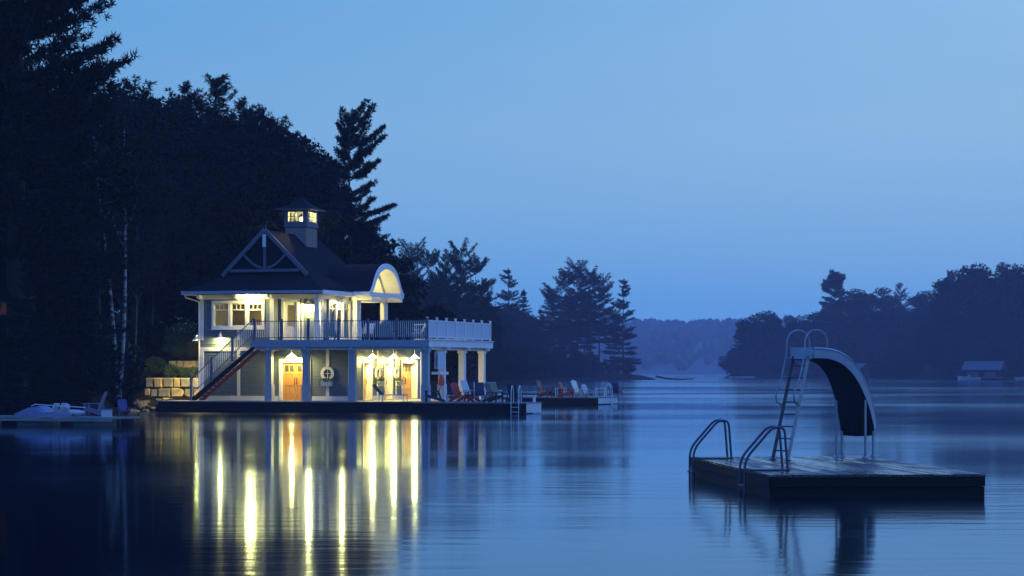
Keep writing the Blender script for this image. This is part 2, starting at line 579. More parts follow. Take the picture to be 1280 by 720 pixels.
# the far wood that reads as one mass: thousands of low crowns
rng = np.random.default_rng(5)
def far_wood(n):
    X = rng.uniform(-1000, 1300, n)
    Y = 1895 + rng.beta(1.2, 1.4, n) * 800
    Z = hill_h(X, Y)
    vs, fs = [], []
    k = 7
    prof = np.array([[0.55, 0.15], [1.0, 0.42], [0.8, 0.72], [0.35, 0.93]])
    hgt = rng.uniform(8, 13, n)
    rad = hgt * rng.uniform(0.35, 0.6, n)
    conif = rng.random(n) < 0.12
    rad = np.where(conif, rad * 0.6, rad)
    ang = np.arange(k) * 2 * math.pi / k
    allv = np.zeros((n, 4 * k + 1, 3))
    for i, (pr, pz) in enumerate(prof):
        jr = rng.uniform(0.75, 1.25, (n, k))
        prr = np.where(conif, [1.0, 0.8, 0.5, 0.22][i], pr)
        allv[:, i * k:(i + 1) * k, 0] = X[:, None] + np.cos(ang + i)[None] * (rad * prr)[:, None] * jr
        allv[:, i * k:(i + 1) * k, 1] = Y[:, None] + np.sin(ang + i)[None] * (rad * prr)[:, None] * jr
        allv[:, i * k:(i + 1) * k, 2] = (Z + hgt * pz)[:, None] + rng.uniform(-0.6, 0.6, (n, k))
    allv[:, -1, 0], allv[:, -1, 1], allv[:, -1, 2] = X, Y, Z + hgt * np.where(conif, 1.1, 1.0)
    f = []
    for i in range(3):
        for j in range(k):
            j2 = (j + 1) % k
            f += [(i * k + j, i * k + j2, (i + 1) * k + j2), (i * k + j, (i + 1) * k + j2, (i + 1) * k + j)]
    for j in range(k):
        f.append((3 * k + j, 3 * k + (j + 1) % k, 4 * k))
    f = np.array(f)
    F = (f[None] + (np.arange(n) * (4 * k + 1))[:, None, None]).reshape(-1, 3)
    return np_mesh('far_forest', allv.reshape(-1, 3), F, M['farleaf'])
o = add_obj('far_forest', far_wood(5200))
tag(o, 'hazy blue wooded hillside along the far end of the lake', 'forest', kind='stuff')

# ------------------------------------------------------------------ trees
def tufts_mesh(name, C, D, ln, wd, k, rng, m, spread=0.9):
    """C tuft centres, D tuft axes: k thin needle blades per tuft"""
    n = len(C)
    C = np.repeat(C, k, 0)
    D = np.repeat(D, k, 0)
    d = D + rng.normal(0, spread, (n * k, 3))
    d /= np.linalg.norm(d, axis=1, keepdims=True) + 1e-9
    L = ln * rng.uniform(0.6, 1.25, (n * k, 1))
    s = np.cross(d, rng.normal(0, 1, (n * k, 3)))
    s /= np.linalg.norm(s, axis=1, keepdims=True) + 1e-9
    w = wd * rng.uniform(0.7, 1.3, (n * k, 1))
    V = np.stack([C - d * L * 0.15 - s * w * 0.5, C + d * L * 0.45 + s * w * 0.6, C + d * L], 1).reshape(-1, 3)
    V2 = V  # one triangle per blade
    F = np.arange(n * k * 3).reshape(-1, 3)
    return np_mesh(name, V2, F, m)

def conifer(name, seed, H, start, lenf, n_whorl, nb=(3, 5), elev=(35, -5), curl=0.25, r0=0.25, tuft=(0.32, 0.07, 7), step=0.3, wind=None, lean=0.0, twig=0.32, gap=0.0, droop=0.0, trunk_mat='bark'):
    rng = np.random.default_rng(seed)
    tb = MB()
    ph = rng.uniform(0, 6.28)
    def axis(z):
        t = z / H
        return np.array([lean * t * t * H + 0.15 * math.sin(t * 5 + ph) * t, 0.15 * math.sin(t * 4 + ph * 2) * t, z])
    tb.tube([axis(z) for z in np.linspace(-0.4, H, 16)], [r0 * (1 - 0.93 * max(0, z) / H) * (1.25 if z < 0.3 else 1) for z in np.linspace(-0.4, H, 16)], 8)
    C, D = [], []
    for w in range(n_whorl):
        f = start + (1 - start) * (w + rng.uniform(-0.35, 0.35)) / n_whorl
        f = min(max(f, start), 0.985)
        if rng.random() < gap: continue
        z0 = f * H
        q = (f - start) / (1 - start)
        Lb = lenf(q) * H
        for b in range(rng.integers(nb[0], nb[1] + 1)):
            az = rng.uniform(0, 2 * math.pi)
            L = Lb * rng.uniform(0.55, 1.15)
            if wind: L *= 1 + wind[1] * math.cos(az - wind[0])
            if L < 0.25: L = 0.25
            e0 = R(elev[1] + (elev[0] - elev[1]) * q + rng.uniform(-9, 9))
            a0 = axis(z0)
            hd = np.array([math.cos(az), math.sin(az), 0])
            sd = np.array([-math.sin(az), math.cos(az), 0])
            ts = np.linspace(0, 1, 6)
            bend = rng.uniform(-0.12, 0.12)
            def bp(t):
                return a0 + hd * (L * t * math.cos(e0)) + sd * (bend * L * t * t) + np.array([0, 0, L * (t * math.sin(e0) + curl * t * t - droop * t * (1 - 0.4 * t))])
            tb.tube([bp(t) for t in ts], [max(0.012, 0.018 * L * (1 - 0.8 * t) + 0.01) for t in ts], 4, False)
            nt = max(3, int(L / step))
            for i in range(nt + 1):
                t = 0.22 + 0.78 * i / nt
                p = bp(t)
                tw = L * twig * (1.15 - 0.75 * t) * rng.uniform(0.6, 1.2)
                for sgn in (-1, 1):
                    dirv = hd * 0.75 + sd * sgn * 0.75 + np.array([0, 0, 0.18 + rng.uniform(-0.1, 0.25)])
                    m = max(1, int(tw / (step * 0.8)))
                    for j in range(m):
                        C.append(p + dirv * tw * (j + rng.uniform(0.3, 1)) / m + rng.normal(0, 0.05, 3))
                        D.append(dirv * 0.6 + np.array([0, 0, 0.5]))
                C.append(p + np.array([0, 0, 0.05]))
                D.append(hd * 0.6 + np.array([0, 0, 0.5]))
    # leader
    for z in np.linspace(H * 0.96, H, 5):
        C.append(axis(z)); D.append(np.array([0, 0, 1.0]))
    C, D = np.array(C), np.array(D)
    return (tb.mesh(name + '_trunk', M[trunk_mat], True), tufts_mesh(name + '_crown', C, D, tuft[0], tuft[1], tuft[2], rng, M['pine']), H)

def broadleaf(name, seed, H, crown0, rx, n_clump, leaves, leaf=0.17, r0=0.22, trunk_mat='bark', twin=False, leafmat='leaf', clump_r=1.0):
    rng = np.random.default_rng(seed)
    tb = MB()
    C = []
    zc = H * (crown0 + 1) / 2
    rz = H * (1 - crown0) / 2
    ph = rng.uniform(0, 6.28)
    def ax(z, s=0):
        t = z / H
        return Vector((0.5 * math.sin(t * 3.0 + ph) * t + s * 0.09 * z * (1 - 0.2 * t), 0.5 * math.cos(t * 2.3 + ph) * t, z))
    stems = (-0.8, 0.7) if twin else (0,)
    for s in stems:
        zs = np.linspace(-0.4, H * 0.93, 13)
        tb.tube([ax(z, s) for z in zs], [r0 * (1 - 0.85 * max(0, z) / H) for z in zs], 8)
    cl = []
    for i in range(n_clump):
        while True:
            p = rng.uniform(-1, 1, 3)
            d = np.linalg.norm(p)
            if 0.35 < d < 1: break
        if p[2] < -0.2: p[:2] *= 0.85
        c = np.array([p[0] * rx, p[1] * rx, zc + p[2] * rz])
        cl.append(c)
        if i % 2 == 0:
            s = stems[i // 2 % len(stems)]
            z0 = max(H * crown0 * 0.8, min(c[2] - rng.uniform(0.8, 2.5), H * 0.85))
            a = ax(z0, s)
            e = Vector(c)
            mid = a.lerp(e, 0.5) + Vector((0, 0, -0.25))
            tb.tube([a, mid, e], [max(0.02, r0 * 0.3), max(0.016, r0 * 0.18), 0.012], 4, False)
    cl = np.array(cl)
    per = leaves // n_clump
    cr = clump_r * rng.uniform(0.6, 1.35, n_clump)
    g = rng.normal(0, 1, (n_clump, per, 3))
    g /= np.linalg.norm(g, axis=2, keepdims=True)
    rad = rng.uniform(0.25, 1, (n_clump, per, 1)) ** 0.6
    P = (cl[:, None] + g * rad * cr[:, None, None] * np.array([1.15, 1.15, 0.75])).reshape(-1, 3)
    n = len(P)
    a = rng.normal(0, 1, (n, 3)); a /= np.linalg.norm(a, axis=1, keepdims=True)
    b = np.cross(a, rng.normal(0, 1, (n, 3))); b /= np.linalg.norm(b, axis=1, keepdims=True)
    sz = leaf * rng.uniform(0.6, 1.4, (n, 1))
    V = np.stack([P - a * sz * 0.6, P + b * sz * 0.42, P + a * sz * 0.7, P - b * sz * 0.42], 1).reshape(-1, 3)
    F = np.arange(n * 4).reshape(-1, 4)
    return (tb.mesh(name + '_trunk', M[trunk_mat], True), np_mesh(name + '_crown', V, F, M[leafmat]), H)

wp_len = lambda q: 0.20 * (1 - q) ** 0.75 + 0.035
PR = {}
PR['big_pine'] = conifer('big_pine', 11, 30, 0.20, lambda q: 0.125 * (1 - q) ** 0.5 + 0.012, 44, (5, 7), (32, 4), 0.24, 0.42, (0.30, 0.06, 12), 0.28)
PR['lone_pine'] = conifer('lone_pine', 25, 20, 0.10, lambda q: 0.115 + 0.02 * math.sin(q * 9) + 0.035 * (q < 0.6) - 0.04 * max(0, q - 0.85), 20, (4, 6), (48, -16), 0.10, 0.26, (0.30, 0.075, 12), 0.2, wind=(0.0, 0.35), twig=0.26, droop=0.04)
PR['white_pine_a'] = conifer('white_pine_a', 31, 24, 0.15, wp_len, 26, (3, 5), (45, 0), 0.2, 0.3, (0.36, 0.08, 8), 0.32)
PR['white_pine_b'] = conifer('white_pine_b', 37, 24, 0.22, lambda q: 0.17 * (1 - q ** 2) + 0.04, 22, (3, 5), (50, -5), 0.22, 0.3, (0.38, 0.085, 8), 0.32, gap=0.12)
PR['red_pine_a'] = conifer('red_pine_a', 41, 27, 0.38, lambda q: 0.155 * math.sqrt(max(0, 1 - (q * 1.5 - 0.55) ** 2)) + 0.02, 20, (3, 5), (45, -12), 0.2, 0.24, (0.55, 0.12, 9), 0.5, gap=0.2, twig=0.33)
PR['red_pine_b'] = conifer('red_pine_b', 43, 27, 0.30, lambda q: 0.15 * math.sqrt(max(0, 1 - (q * 1.4 - 0.5) ** 2)) + 0.03, 21, (3, 4), (40, -18), 0.2, 0.24, (0.55, 0.12, 9), 0.5, gap=0.15, twig=0.33)
PR['spruce'] = conifer('spruce', 47, 24, 0.06, lambda q: 0.19 * (1 - q) + 0.012, 34, (4, 6), (20, -18), 0.12, 0.24, (0.42, 0.11, 8), 0.45, twig=0.3)
PR['tip_pine'] = conifer('tip_pine', 53, 24, 0.12, lambda q: 0.19 * (1 - q) ** 0.7 * (0.8 + 0.25 * math.sin(q * 23)) + 0.03, 19, (4, 5), (35, -8), 0.12, 0.28, (0.5, 0.11, 9), 0.4, twig=0.33)
PR['flat_pine'] = conifer('flat_pine', 59, 26, 0.25, lambda q: (0.05 + 0.16 * q) * (1 - 0.55 * q ** 9), 15, (5, 7), (30, -8), 0.16, 0.4, (0.8, 0.2, 11), 0.5, wind=(3.3, 0.3), twig=0.4, lean=0.06)
for i, s in enumerate((61, 67, 71)):
    PR['broad_%d' % i] = broadleaf('broad_%d' % i, s, 17, 0.18, 4.4, 130, 30000, 0.19, clump_r=0.85)
PR['near_hemlock'] = conifer('near_hemlock', 49, 18, 0.03, lambda q: 0.24 * (1 - q) ** 0.8 + 0.02, 36, (5, 7), (25, -15), 0.05, 0.22, (0.34, 0.09, 8), 0.34, twig=0.3)
PR['dense'] = broadleaf('dense', 73, 18, 0.04, 5.0, 60, 16000, 0.42, clump_r=1.7)
PR['dense_b'] = broadleaf('dense_b', 79, 18, 0.04, 4.4, 50, 15000, 0.42, clump_r=1.6)
PR['birch_twin'] = broadleaf('birch_twin', 83, 17, 0.62, 2.6, 36, 9000, 0.16, 0.13, 'birch', True)
PR['birch_one'] = broadleaf('birch_one', 89, 16, 0.62, 2.2, 30, 7000, 0.16, 0.09, 'greybirch')
PR['shrub'] = broadleaf('shrub', 97, 1.5, 0.0, 0.95, 40, 3600, 0.09, 0.03, leafmat='leaf2', clump_r=0.34)
PR['understory'] = broadleaf('understory', 101, 6, 0.0, 2.3, 50, 8000, 0.22, 0.08, clump_r=0.8)

def tree(proto, name, label, group, px, Y, ytop=None, h=None, hf=h_left, rz=None, cat='tree', sxy=1.0, seed=None, x=None):
    tm, cm, H = PR[proto]
    X = (px - CX) / FPX * Y if x is None else x
    zb = float(hf(np.array([X]), np.array([Y]))[0])
    if h is None: h = CAMZ + (HY - ytop) / FPX * Y - zb
    s = h / H
    t = empty(name, (X, Y, zb), (random.Random(int(px * 7 + Y)).uniform(0, 6.28) if rz is None else rz), label, cat, group)
    t.scale = (s * sxy, s * sxy, s)
    add_obj('trunk', tm, t)
    add_obj('crown', cm, t)
    return t

# near dark shore on the left
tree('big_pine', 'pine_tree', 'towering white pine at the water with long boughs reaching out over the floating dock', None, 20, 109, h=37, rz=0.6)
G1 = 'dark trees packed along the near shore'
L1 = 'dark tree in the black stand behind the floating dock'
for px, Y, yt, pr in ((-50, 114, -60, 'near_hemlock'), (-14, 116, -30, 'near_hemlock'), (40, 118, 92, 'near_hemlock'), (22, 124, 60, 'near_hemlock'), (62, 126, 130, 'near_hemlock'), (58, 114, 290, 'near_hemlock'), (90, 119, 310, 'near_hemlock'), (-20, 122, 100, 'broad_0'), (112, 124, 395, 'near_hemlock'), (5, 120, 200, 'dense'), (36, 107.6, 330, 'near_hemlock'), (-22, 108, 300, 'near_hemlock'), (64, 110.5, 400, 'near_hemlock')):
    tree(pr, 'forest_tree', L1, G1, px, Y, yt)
# the wooded hill behind the boathouse
G2 = 'broadleaf trees on the hill behind the boathouse'
L2 = 'broadleaf tree in the dark wood on the hill behind the boathouse'
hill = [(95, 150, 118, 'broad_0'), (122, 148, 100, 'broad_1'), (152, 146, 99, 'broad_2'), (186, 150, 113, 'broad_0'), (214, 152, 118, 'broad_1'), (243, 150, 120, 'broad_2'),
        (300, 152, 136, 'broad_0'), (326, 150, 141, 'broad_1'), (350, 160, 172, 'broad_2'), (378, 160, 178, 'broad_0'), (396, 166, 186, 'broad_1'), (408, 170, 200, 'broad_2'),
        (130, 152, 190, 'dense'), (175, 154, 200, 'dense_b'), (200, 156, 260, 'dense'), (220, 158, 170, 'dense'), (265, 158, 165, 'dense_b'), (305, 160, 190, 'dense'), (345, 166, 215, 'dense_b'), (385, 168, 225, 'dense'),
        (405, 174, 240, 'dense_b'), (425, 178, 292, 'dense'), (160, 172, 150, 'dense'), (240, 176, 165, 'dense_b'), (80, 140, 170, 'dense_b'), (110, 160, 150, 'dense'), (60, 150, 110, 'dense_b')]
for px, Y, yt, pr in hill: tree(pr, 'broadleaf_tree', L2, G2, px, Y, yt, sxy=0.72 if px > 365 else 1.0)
tree('white_pine_a', 'pine_tree', 'pointed pine rising above the broadleaf wood behind the boathouse', None, 272, 154, 101, rz=1.0, sxy=1.35)
tree('white_pine_b', 'pine_tree', 'ragged pine with bare gaps at the edge of the hill wood', None, 322, 150, 138, rz=2.2, sxy=0.8)
for px_, Y_, yt_, pr_, lb_ in ((168, 149, 103, 'white_pine_b', 'ragged pine top above the twin-stemmed birch'), (228, 151, 110, 'white_pine_a', 'small pine tip between the birch and the pointed pine'), (346, 157, 150, 'white_pine_b', 'open pine crown on the hill just above the cupola roof'), (368, 160, 172, 'white_pine_a', 'low pine tip between the open pine crown and the wind-swept pine')):
    tree(pr_, 'pine_tree', lb_, None, px_, Y_, yt_, sxy=1.25)
tree('white_pine_a', 'pine_tree', 'slim dark pine tip just right of the pointed pine above the wood', None, 298, 153, 130, rz=3.0, sxy=1.2)
tree('lone_pine', 'pine_tree', 'tall wind-swept pine with stepped boughs standing clear of the wood beside the cupola', None, 438, 162, 148, rz=0.15)
tree('white_pine_b', 'pine_tree', 'small dark pine at the foot of the wind-swept pine', None, 464, 178, 284, rz=4.0, sxy=1.3)
tree('tip_pine', 'pine_tree', 'slender pointed pine just above the arched porch roof', None, 483, 250, 300, rz=1.0, sxy=0.8)
G3 = 'shrubs under the hill wood'
for px, Y, yt in ((450, 170, 290), (468, 176, 318), (455, 172, 330), (478, 185, 345), (180, 146, 400), (215, 147, 395), (138, 133, 425), (240, 152, 380), (130, 128, 430), (90, 124, 400)):
    tree('understory', 'bushy_sapling', 'dark bushy sapling at the edge of the hill wood', G3, px, Y, yt)
# birches
tree('birch_twin', 'birch_tree', 'twin-stemmed white birch showing pale against the dark wood', None, 148, 127, h=15.5, rz=0.1)
GB = 'thin birches along the shore path'
for px, Y, hh in ((168, 141, 11), (128, 126, 10), (222, 151, 14), (190, 148, 13), (325, 149, 17)):
    tree('birch_one', 'birch_tree', 'thin pale birch trunk half lost in the dark wood', GB, px, Y, h=hh)

# pines along the shore past the boathouse
G4 = 'pines along the shore past the boathouse'
L4 = 'full-crowned pine in the row seen between the arched porch and the far point'
for i, (px, Y, yt, pr) in enumerate(((500, 330, 326, 'red_pine_a'), (516, 345, 312, 'red_pine_b'), (535, 350, 318, 'red_pine_a'), (556, 350, 322, 'white_pine_b'), (577, 360, 314, 'red_pine_b'), (594, 370, 326, 'red_pine_a'), (606, 380, 350, 'white_pine_a'),
        (545, 380, 345, 'red_pine_b'), (520, 390, 345, 'dense'), (560, 395, 360, 'dense_b'), (600, 400, 372, 'dense'), (585, 380, 380, 'spruce'), (500, 380, 360, 'dense_b'), (470, 330, 345, 'dense'))):
    tree(pr, 'pine_tree', L4, G4, px, Y, yt)
# the point
GP = 'trees on the far wooded point'
tree('tip_pine', 'pine_tree', 'dark conical pine on the landward end of the far wooded point', None, 636, 560, 337, sxy=1.1, rz=0.4)
tree('spruce', 'spruce_tree', 'shorter dark spruce beside the conical pine on the wooded point', None, 655, 565, 362, sxy=1.3)
LP = 'high-crowned red pine with bare trunk in the middle of the far wooded point'
for i, (px, Y, yt, pr) in enumerate(((693, 610, 362, 'red_pine_b'), (706, 615, 345, 'red_pine_a'), (722, 618, 335, 'red_pine_b'), (738, 615, 342, 'red_pine_a'), (749, 620, 352, 'red_pine_b'), (714, 640, 372, 'red_pine_a'), (731, 640, 380, 'red_pine_b'))):
    tree(pr, 'red_pine', LP, GP, px, Y, yt, sxy=1.25)
tree('tip_pine', 'pine_tree', 'open layered pine standing at the very tip of the wooded point', None, 779, 634, 350, sxy=1.15, rz=2.0)
tree('red_pine_b', 'red_pine', 'shorter open pine just left behind the pine at the tip of the point', None, 768, 636, 392, rz=1.0)
LU = 'low dark undergrowth tree along the shore of the wooded point'
for px, Y, yt, pr in ((622, 520, 385, 'dense'), (640, 530, 410, 'dense_b'), (660, 560, 398, 'dense'), (676, 580, 386, 'spruce'), (668, 590, 395, 'dense_b'), (690, 600, 405, 'dense'), (704, 606, 420, 'spruce'), (718, 610, 428, 'dense_b'),
                      (735, 612, 420, 'spruce'), (740, 615, 440, 'dense'), (620, 470, 405, 'dense_b'), (632, 600, 380, 'dense'), (650, 600, 390, 'dense_b'), (770, 632, 448, 'understory'), (786, 633, 452, 'understory'), (755, 622, 452, 'understory'), (762, 628, 456, 'understory')):
    tree(pr, 'undergrowth_tree', LU, 'undergrowth on the far wooded point', px, Y, yt, sxy=1.2)

# far bank on the right
def rt(pr, px, Y, yt, label, group, sxy=1.2, name='bank_tree', rz=None):
    return tree(pr, name, label, group, px, Y, yt, hf=h_right, sxy=sxy, rz=rz)
LR0 = 'rounded dark tree in the clump at the near tip of the far bank'
for px, Y, yt, pr in ((924, 814, 402, 'spruce'), (945, 808, 394, 'dense'), (966, 808, 391, 'dense_b'), (986, 808, 397, 'dense'), (934, 820, 420, 'dense_b'), (958, 820, 405, 'dense'), (998, 808, 412, 'dense_b'), (975, 804, 425, 'understory'), (950, 804, 430, 'understory')):
    rt(pr, px, Y, yt, LR0, 'trees at the tip of the far bank')
LR1 = 'hazy tree in the wood behind the slide on the far bank'
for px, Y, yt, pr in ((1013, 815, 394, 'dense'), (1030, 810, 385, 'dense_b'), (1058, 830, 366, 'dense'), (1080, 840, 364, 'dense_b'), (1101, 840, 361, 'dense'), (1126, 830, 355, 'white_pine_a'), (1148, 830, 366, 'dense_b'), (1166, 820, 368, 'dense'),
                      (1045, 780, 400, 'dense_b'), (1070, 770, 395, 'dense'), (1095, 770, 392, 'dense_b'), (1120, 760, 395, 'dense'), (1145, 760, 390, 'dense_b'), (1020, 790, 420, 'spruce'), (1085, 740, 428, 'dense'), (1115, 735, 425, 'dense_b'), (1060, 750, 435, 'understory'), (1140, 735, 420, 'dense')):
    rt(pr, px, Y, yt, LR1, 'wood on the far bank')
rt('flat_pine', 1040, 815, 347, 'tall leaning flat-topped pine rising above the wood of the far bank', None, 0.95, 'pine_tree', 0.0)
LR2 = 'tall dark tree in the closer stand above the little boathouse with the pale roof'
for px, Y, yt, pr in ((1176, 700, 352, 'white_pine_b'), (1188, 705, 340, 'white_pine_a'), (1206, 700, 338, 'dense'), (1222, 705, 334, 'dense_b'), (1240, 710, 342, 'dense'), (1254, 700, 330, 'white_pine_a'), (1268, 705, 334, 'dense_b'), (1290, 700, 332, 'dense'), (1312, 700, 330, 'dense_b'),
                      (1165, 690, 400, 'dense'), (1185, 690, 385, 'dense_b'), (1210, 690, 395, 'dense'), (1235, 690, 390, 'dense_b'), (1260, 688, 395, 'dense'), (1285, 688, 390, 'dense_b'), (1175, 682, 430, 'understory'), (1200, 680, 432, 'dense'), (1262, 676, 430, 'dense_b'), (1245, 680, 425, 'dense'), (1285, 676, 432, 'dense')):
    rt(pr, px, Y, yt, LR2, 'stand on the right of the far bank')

urn = random.Random(77)
for a_, b_ in zip(RIGHT[:6], RIGHT[1:7]):
    L_ = math.hypot(b_[0] - a_[0], b_[1] - a_[1])
    if a_[0] > 150: L_ = 60
    for k in range(int(L_ / 5.0)):
        t_ = (k + urn.uniform(0.2, 0.8)) * 5.0 / math.hypot(b_[0] - a_[0], b_[1] - a_[1])
        X_, Y_ = a_[0] + (b_[0] - a_[0]) * t_ + urn.uniform(1, 4), a_[1] + (b_[1] - a_[1]) * t_ + urn.uniform(3, 9)
        tree('understory', 'shore_bush', 'low dark bush at the waterline of the far bank', 'bushes along the far bank', X_, Y_, h=urn.uniform(5, 9), hf=h_right, x=X_, sxy=1.3, cat='bush')

for a_, b_ in zip(LEFT[11:16], LEFT[12:17]):
    L_ = math.hypot(b_[0] - a_[0], b_[1] - a_[1])
    for k in range(int(L_ / 6.0)):
        t_ = (k + urn.uniform(0.1, 0.9)) * 6.0 / L_
        X_, Y_ = a_[0] + (b_[0] - a_[0]) * t_ - urn.uniform(1.5, 4), a_[1] + (b_[1] - a_[1]) * t_ + urn.uniform(0, 4)
        tree('understory', 'shore_bush', 'low dark bush along the shore between the boathouse and the wooded point', 'bushes along the shore past the boathouse', X_ * 3, Y_, h=urn.uniform(3.0, 6.0), x=X_, sxy=1.2, cat='bush')

# ------------------------------------------------------------------ the boathouse
BX, BY, BA = -4.54, 134.0, R(17)
def W(u, v, z=0.0):
    return (BX + math.cos(BA) * u + math.sin(BA) * v, BY - math.sin(BA) * u + math.cos(BA) * v, z)
house = empty('boathouse', (BX, BY, 0), -BA, 'two-storey slate blue boathouse with lit porches, wide deck and brick cupola', 'boathouse')
FL, DK = 0.62, 3.94   # dock level, upper deck level

PF = lambda v0: (lambda s, n, z: (s, v0 - n, z))        # faces -v (front)
PS = lambda u0: (lambda s, n, z: (u0 + n, s, z))        # faces +u (right)
PL = lambda u0: (lambda s, n, z: (u0 - n, s, z))        # faces -u (left)
PB = lambda v0: (lambda s, n, z: (s, v0 + n, z))        # faces +v (back)

def pbox(mb, P, s0, s1, n0, n1, z0, z1):
    return mb.hexa([P(s0, n0, z0), P(s1, n0, z0), P(s1, n1, z0), P(s0, n1, z0), P(s0, n0, z1), P(s1, n0, z1), P(s1, n1, z1), P(s0, n1, z1)])

def wall(P, s0, s1, z0, z1, openings=(), lap=0.15, thick=0.14):
    mb, inn = MB(), MB()
    def cuts(za, zb):
        seg = [(s0, s1)]
        for (a, b, c, d) in openings:
            if c < zb - 1e-4 and d > za + 1e-4:
                new = []
                for (p, q) in seg:
                    if b <= p or a >= q: new.append((p, q)); continue
                    if a > p: new.append((p, a))
                    if b < q: new.append((b, q))
                seg = new
        return seg
    zc = sorted(set([z0, z1] + [c for o in openings for c in o[2:4] if z0 < c < z1]))
    z = z0
    courses = []
    while z < z1 - 1e-4:
        nz = min(z1, z + lap)
        inner = [c for c in zc if z + 1e-4 < c < nz - 1e-4]
        for a, b in zip([z] + inner, inner + [nz]): courses.append((a, b, (a - z) / lap, (b - z) / lap))
        z = nz
    for (a, b, fa, fb) in courses:
        na, nb = 0.022 * (1 - fa), 0.022 * (1 - fb)
        for (p, q) in cuts(a, b):
            mb.add([P(p, na, a), P(q, na, a), P(q, nb, b), P(p, nb, b), P(p, -0.01, a), P(q, -0.01, a)], [(0, 1, 2, 3), (4, 5, 1, 0)])
    for a, b in zip(zc[:-1], zc[1:]):
        for (p, q) in cuts(a, b):
            inn.add([P(p, -thick, a), P(q, -thick, a), P(q, -thick, b), P(p, -thick, b)], [(0, 1, 2, 3)])
    for (a, b, c, d) in openings:
        inn.add([P(a, 0, c), P(b, 0, c), P(b, -thick, c), P(a, -thick, c), P(a, 0, d), P(b, 0, d), P(b, -thick, d), P(a, -thick, d)],
                [(0, 1, 2, 3), (7, 6, 5, 4), (0, 3, 7, 4), (1, 5, 6, 2)])
    w = mb.build('wall', M['siding'], house)
    inn.build('wall_lining', M['inner'], w)
    return w

def trim(name, fn, material='white', parent=None):
    mb = MB(); fn(mb)
    return mb.build(name, M[material], parent or house)

def boards(P, lst, name='trim_board', n1=0.045, material='white'):
    for (a, b, c, d) in lst:
        mb = MB(); pbox(mb, P, a, b, 0.0, n1, c, d)
        mb.build(name, M[material], house)

def window(P, s0, s1, z0, z1, lights=1, transom=0.3, casing=0.14, cols=3, sill=True):
    """opening s0..s1, z0..z1: casing, sashes side by side, each with a transom row of small panes"""
    mb = MB()
    c = casing
    pbox(mb, P, s0 - c, s0, 0, 0.06, z0 - c, z1 + c * 1.1)
    pbox(mb, P, s1, s1 + c, 0, 0.06, z0 - c, z1 + c * 1.1)
    pbox(mb, P, s0, s1, 0, 0.06, z1, z1 + c * 1.1)
    pbox(mb, P, s0, s1, 0, 0.06, z0 - c, z0)
    w = mb.build('window', M['white'], house)
    if sill:
        mb = MB(); pbox(mb, P, s0 - c * 1.3, s1 + c * 1.3, 0.02, 0.13, z0 - c - 0.05, z0 - c + 0.002); mb.build('sill', M['white'], w)
    wd = (s1 - s0)
    mul = 0.16 if lights > 1 else 0.0
    lw = (wd - mul * (lights - 1)) / lights
    for i in range(lights):
        a = s0 + i * (lw + mul)
        b = a + lw
        if i:
            mb = MB(); pbox(mb, P, a - mul, a, -0.08, 0.055, z0, z1); mb.build('mullion', M['white'], w)
        fr = MB()
        t = 0.055
        pbox(fr, P, a, a + t, -0.09, -0.02, z0, z1)
        pbox(fr, P, b - t, b, -0.09, -0.02, z0, z1)
        pbox(fr, P, a + t, b - t, -0.09, -0.02, z0, z0 + t)
        pbox(fr, P, a + t, b - t, -0.09, -0.02, z1 - t, z1)
        if transom:
            zt = z1 - (z1 - z0) * transom
            pbox(fr, P, a + t, b - t, -0.09, -0.02, zt - 0.03, zt + 0.03)
            for k in range(1, cols):
                x = a + t + (b - a - 2 * t) * k / cols
                pbox(fr, P, x - 0.018, x + 0.018, -0.08, -0.03, zt + 0.03, z1 - t)
        fr.build('sash', M['white'], w)
        g = MB()
        g.add([P(a + t, -0.055, z0 + t), P(b - t, -0.055, z0 + t), P(b - t, -0.055, z1 - t), P(a + t, -0.055, z1 - t)], [(0, 1, 2, 3)])
        g.build('pane', M['glass'], w)
    return w

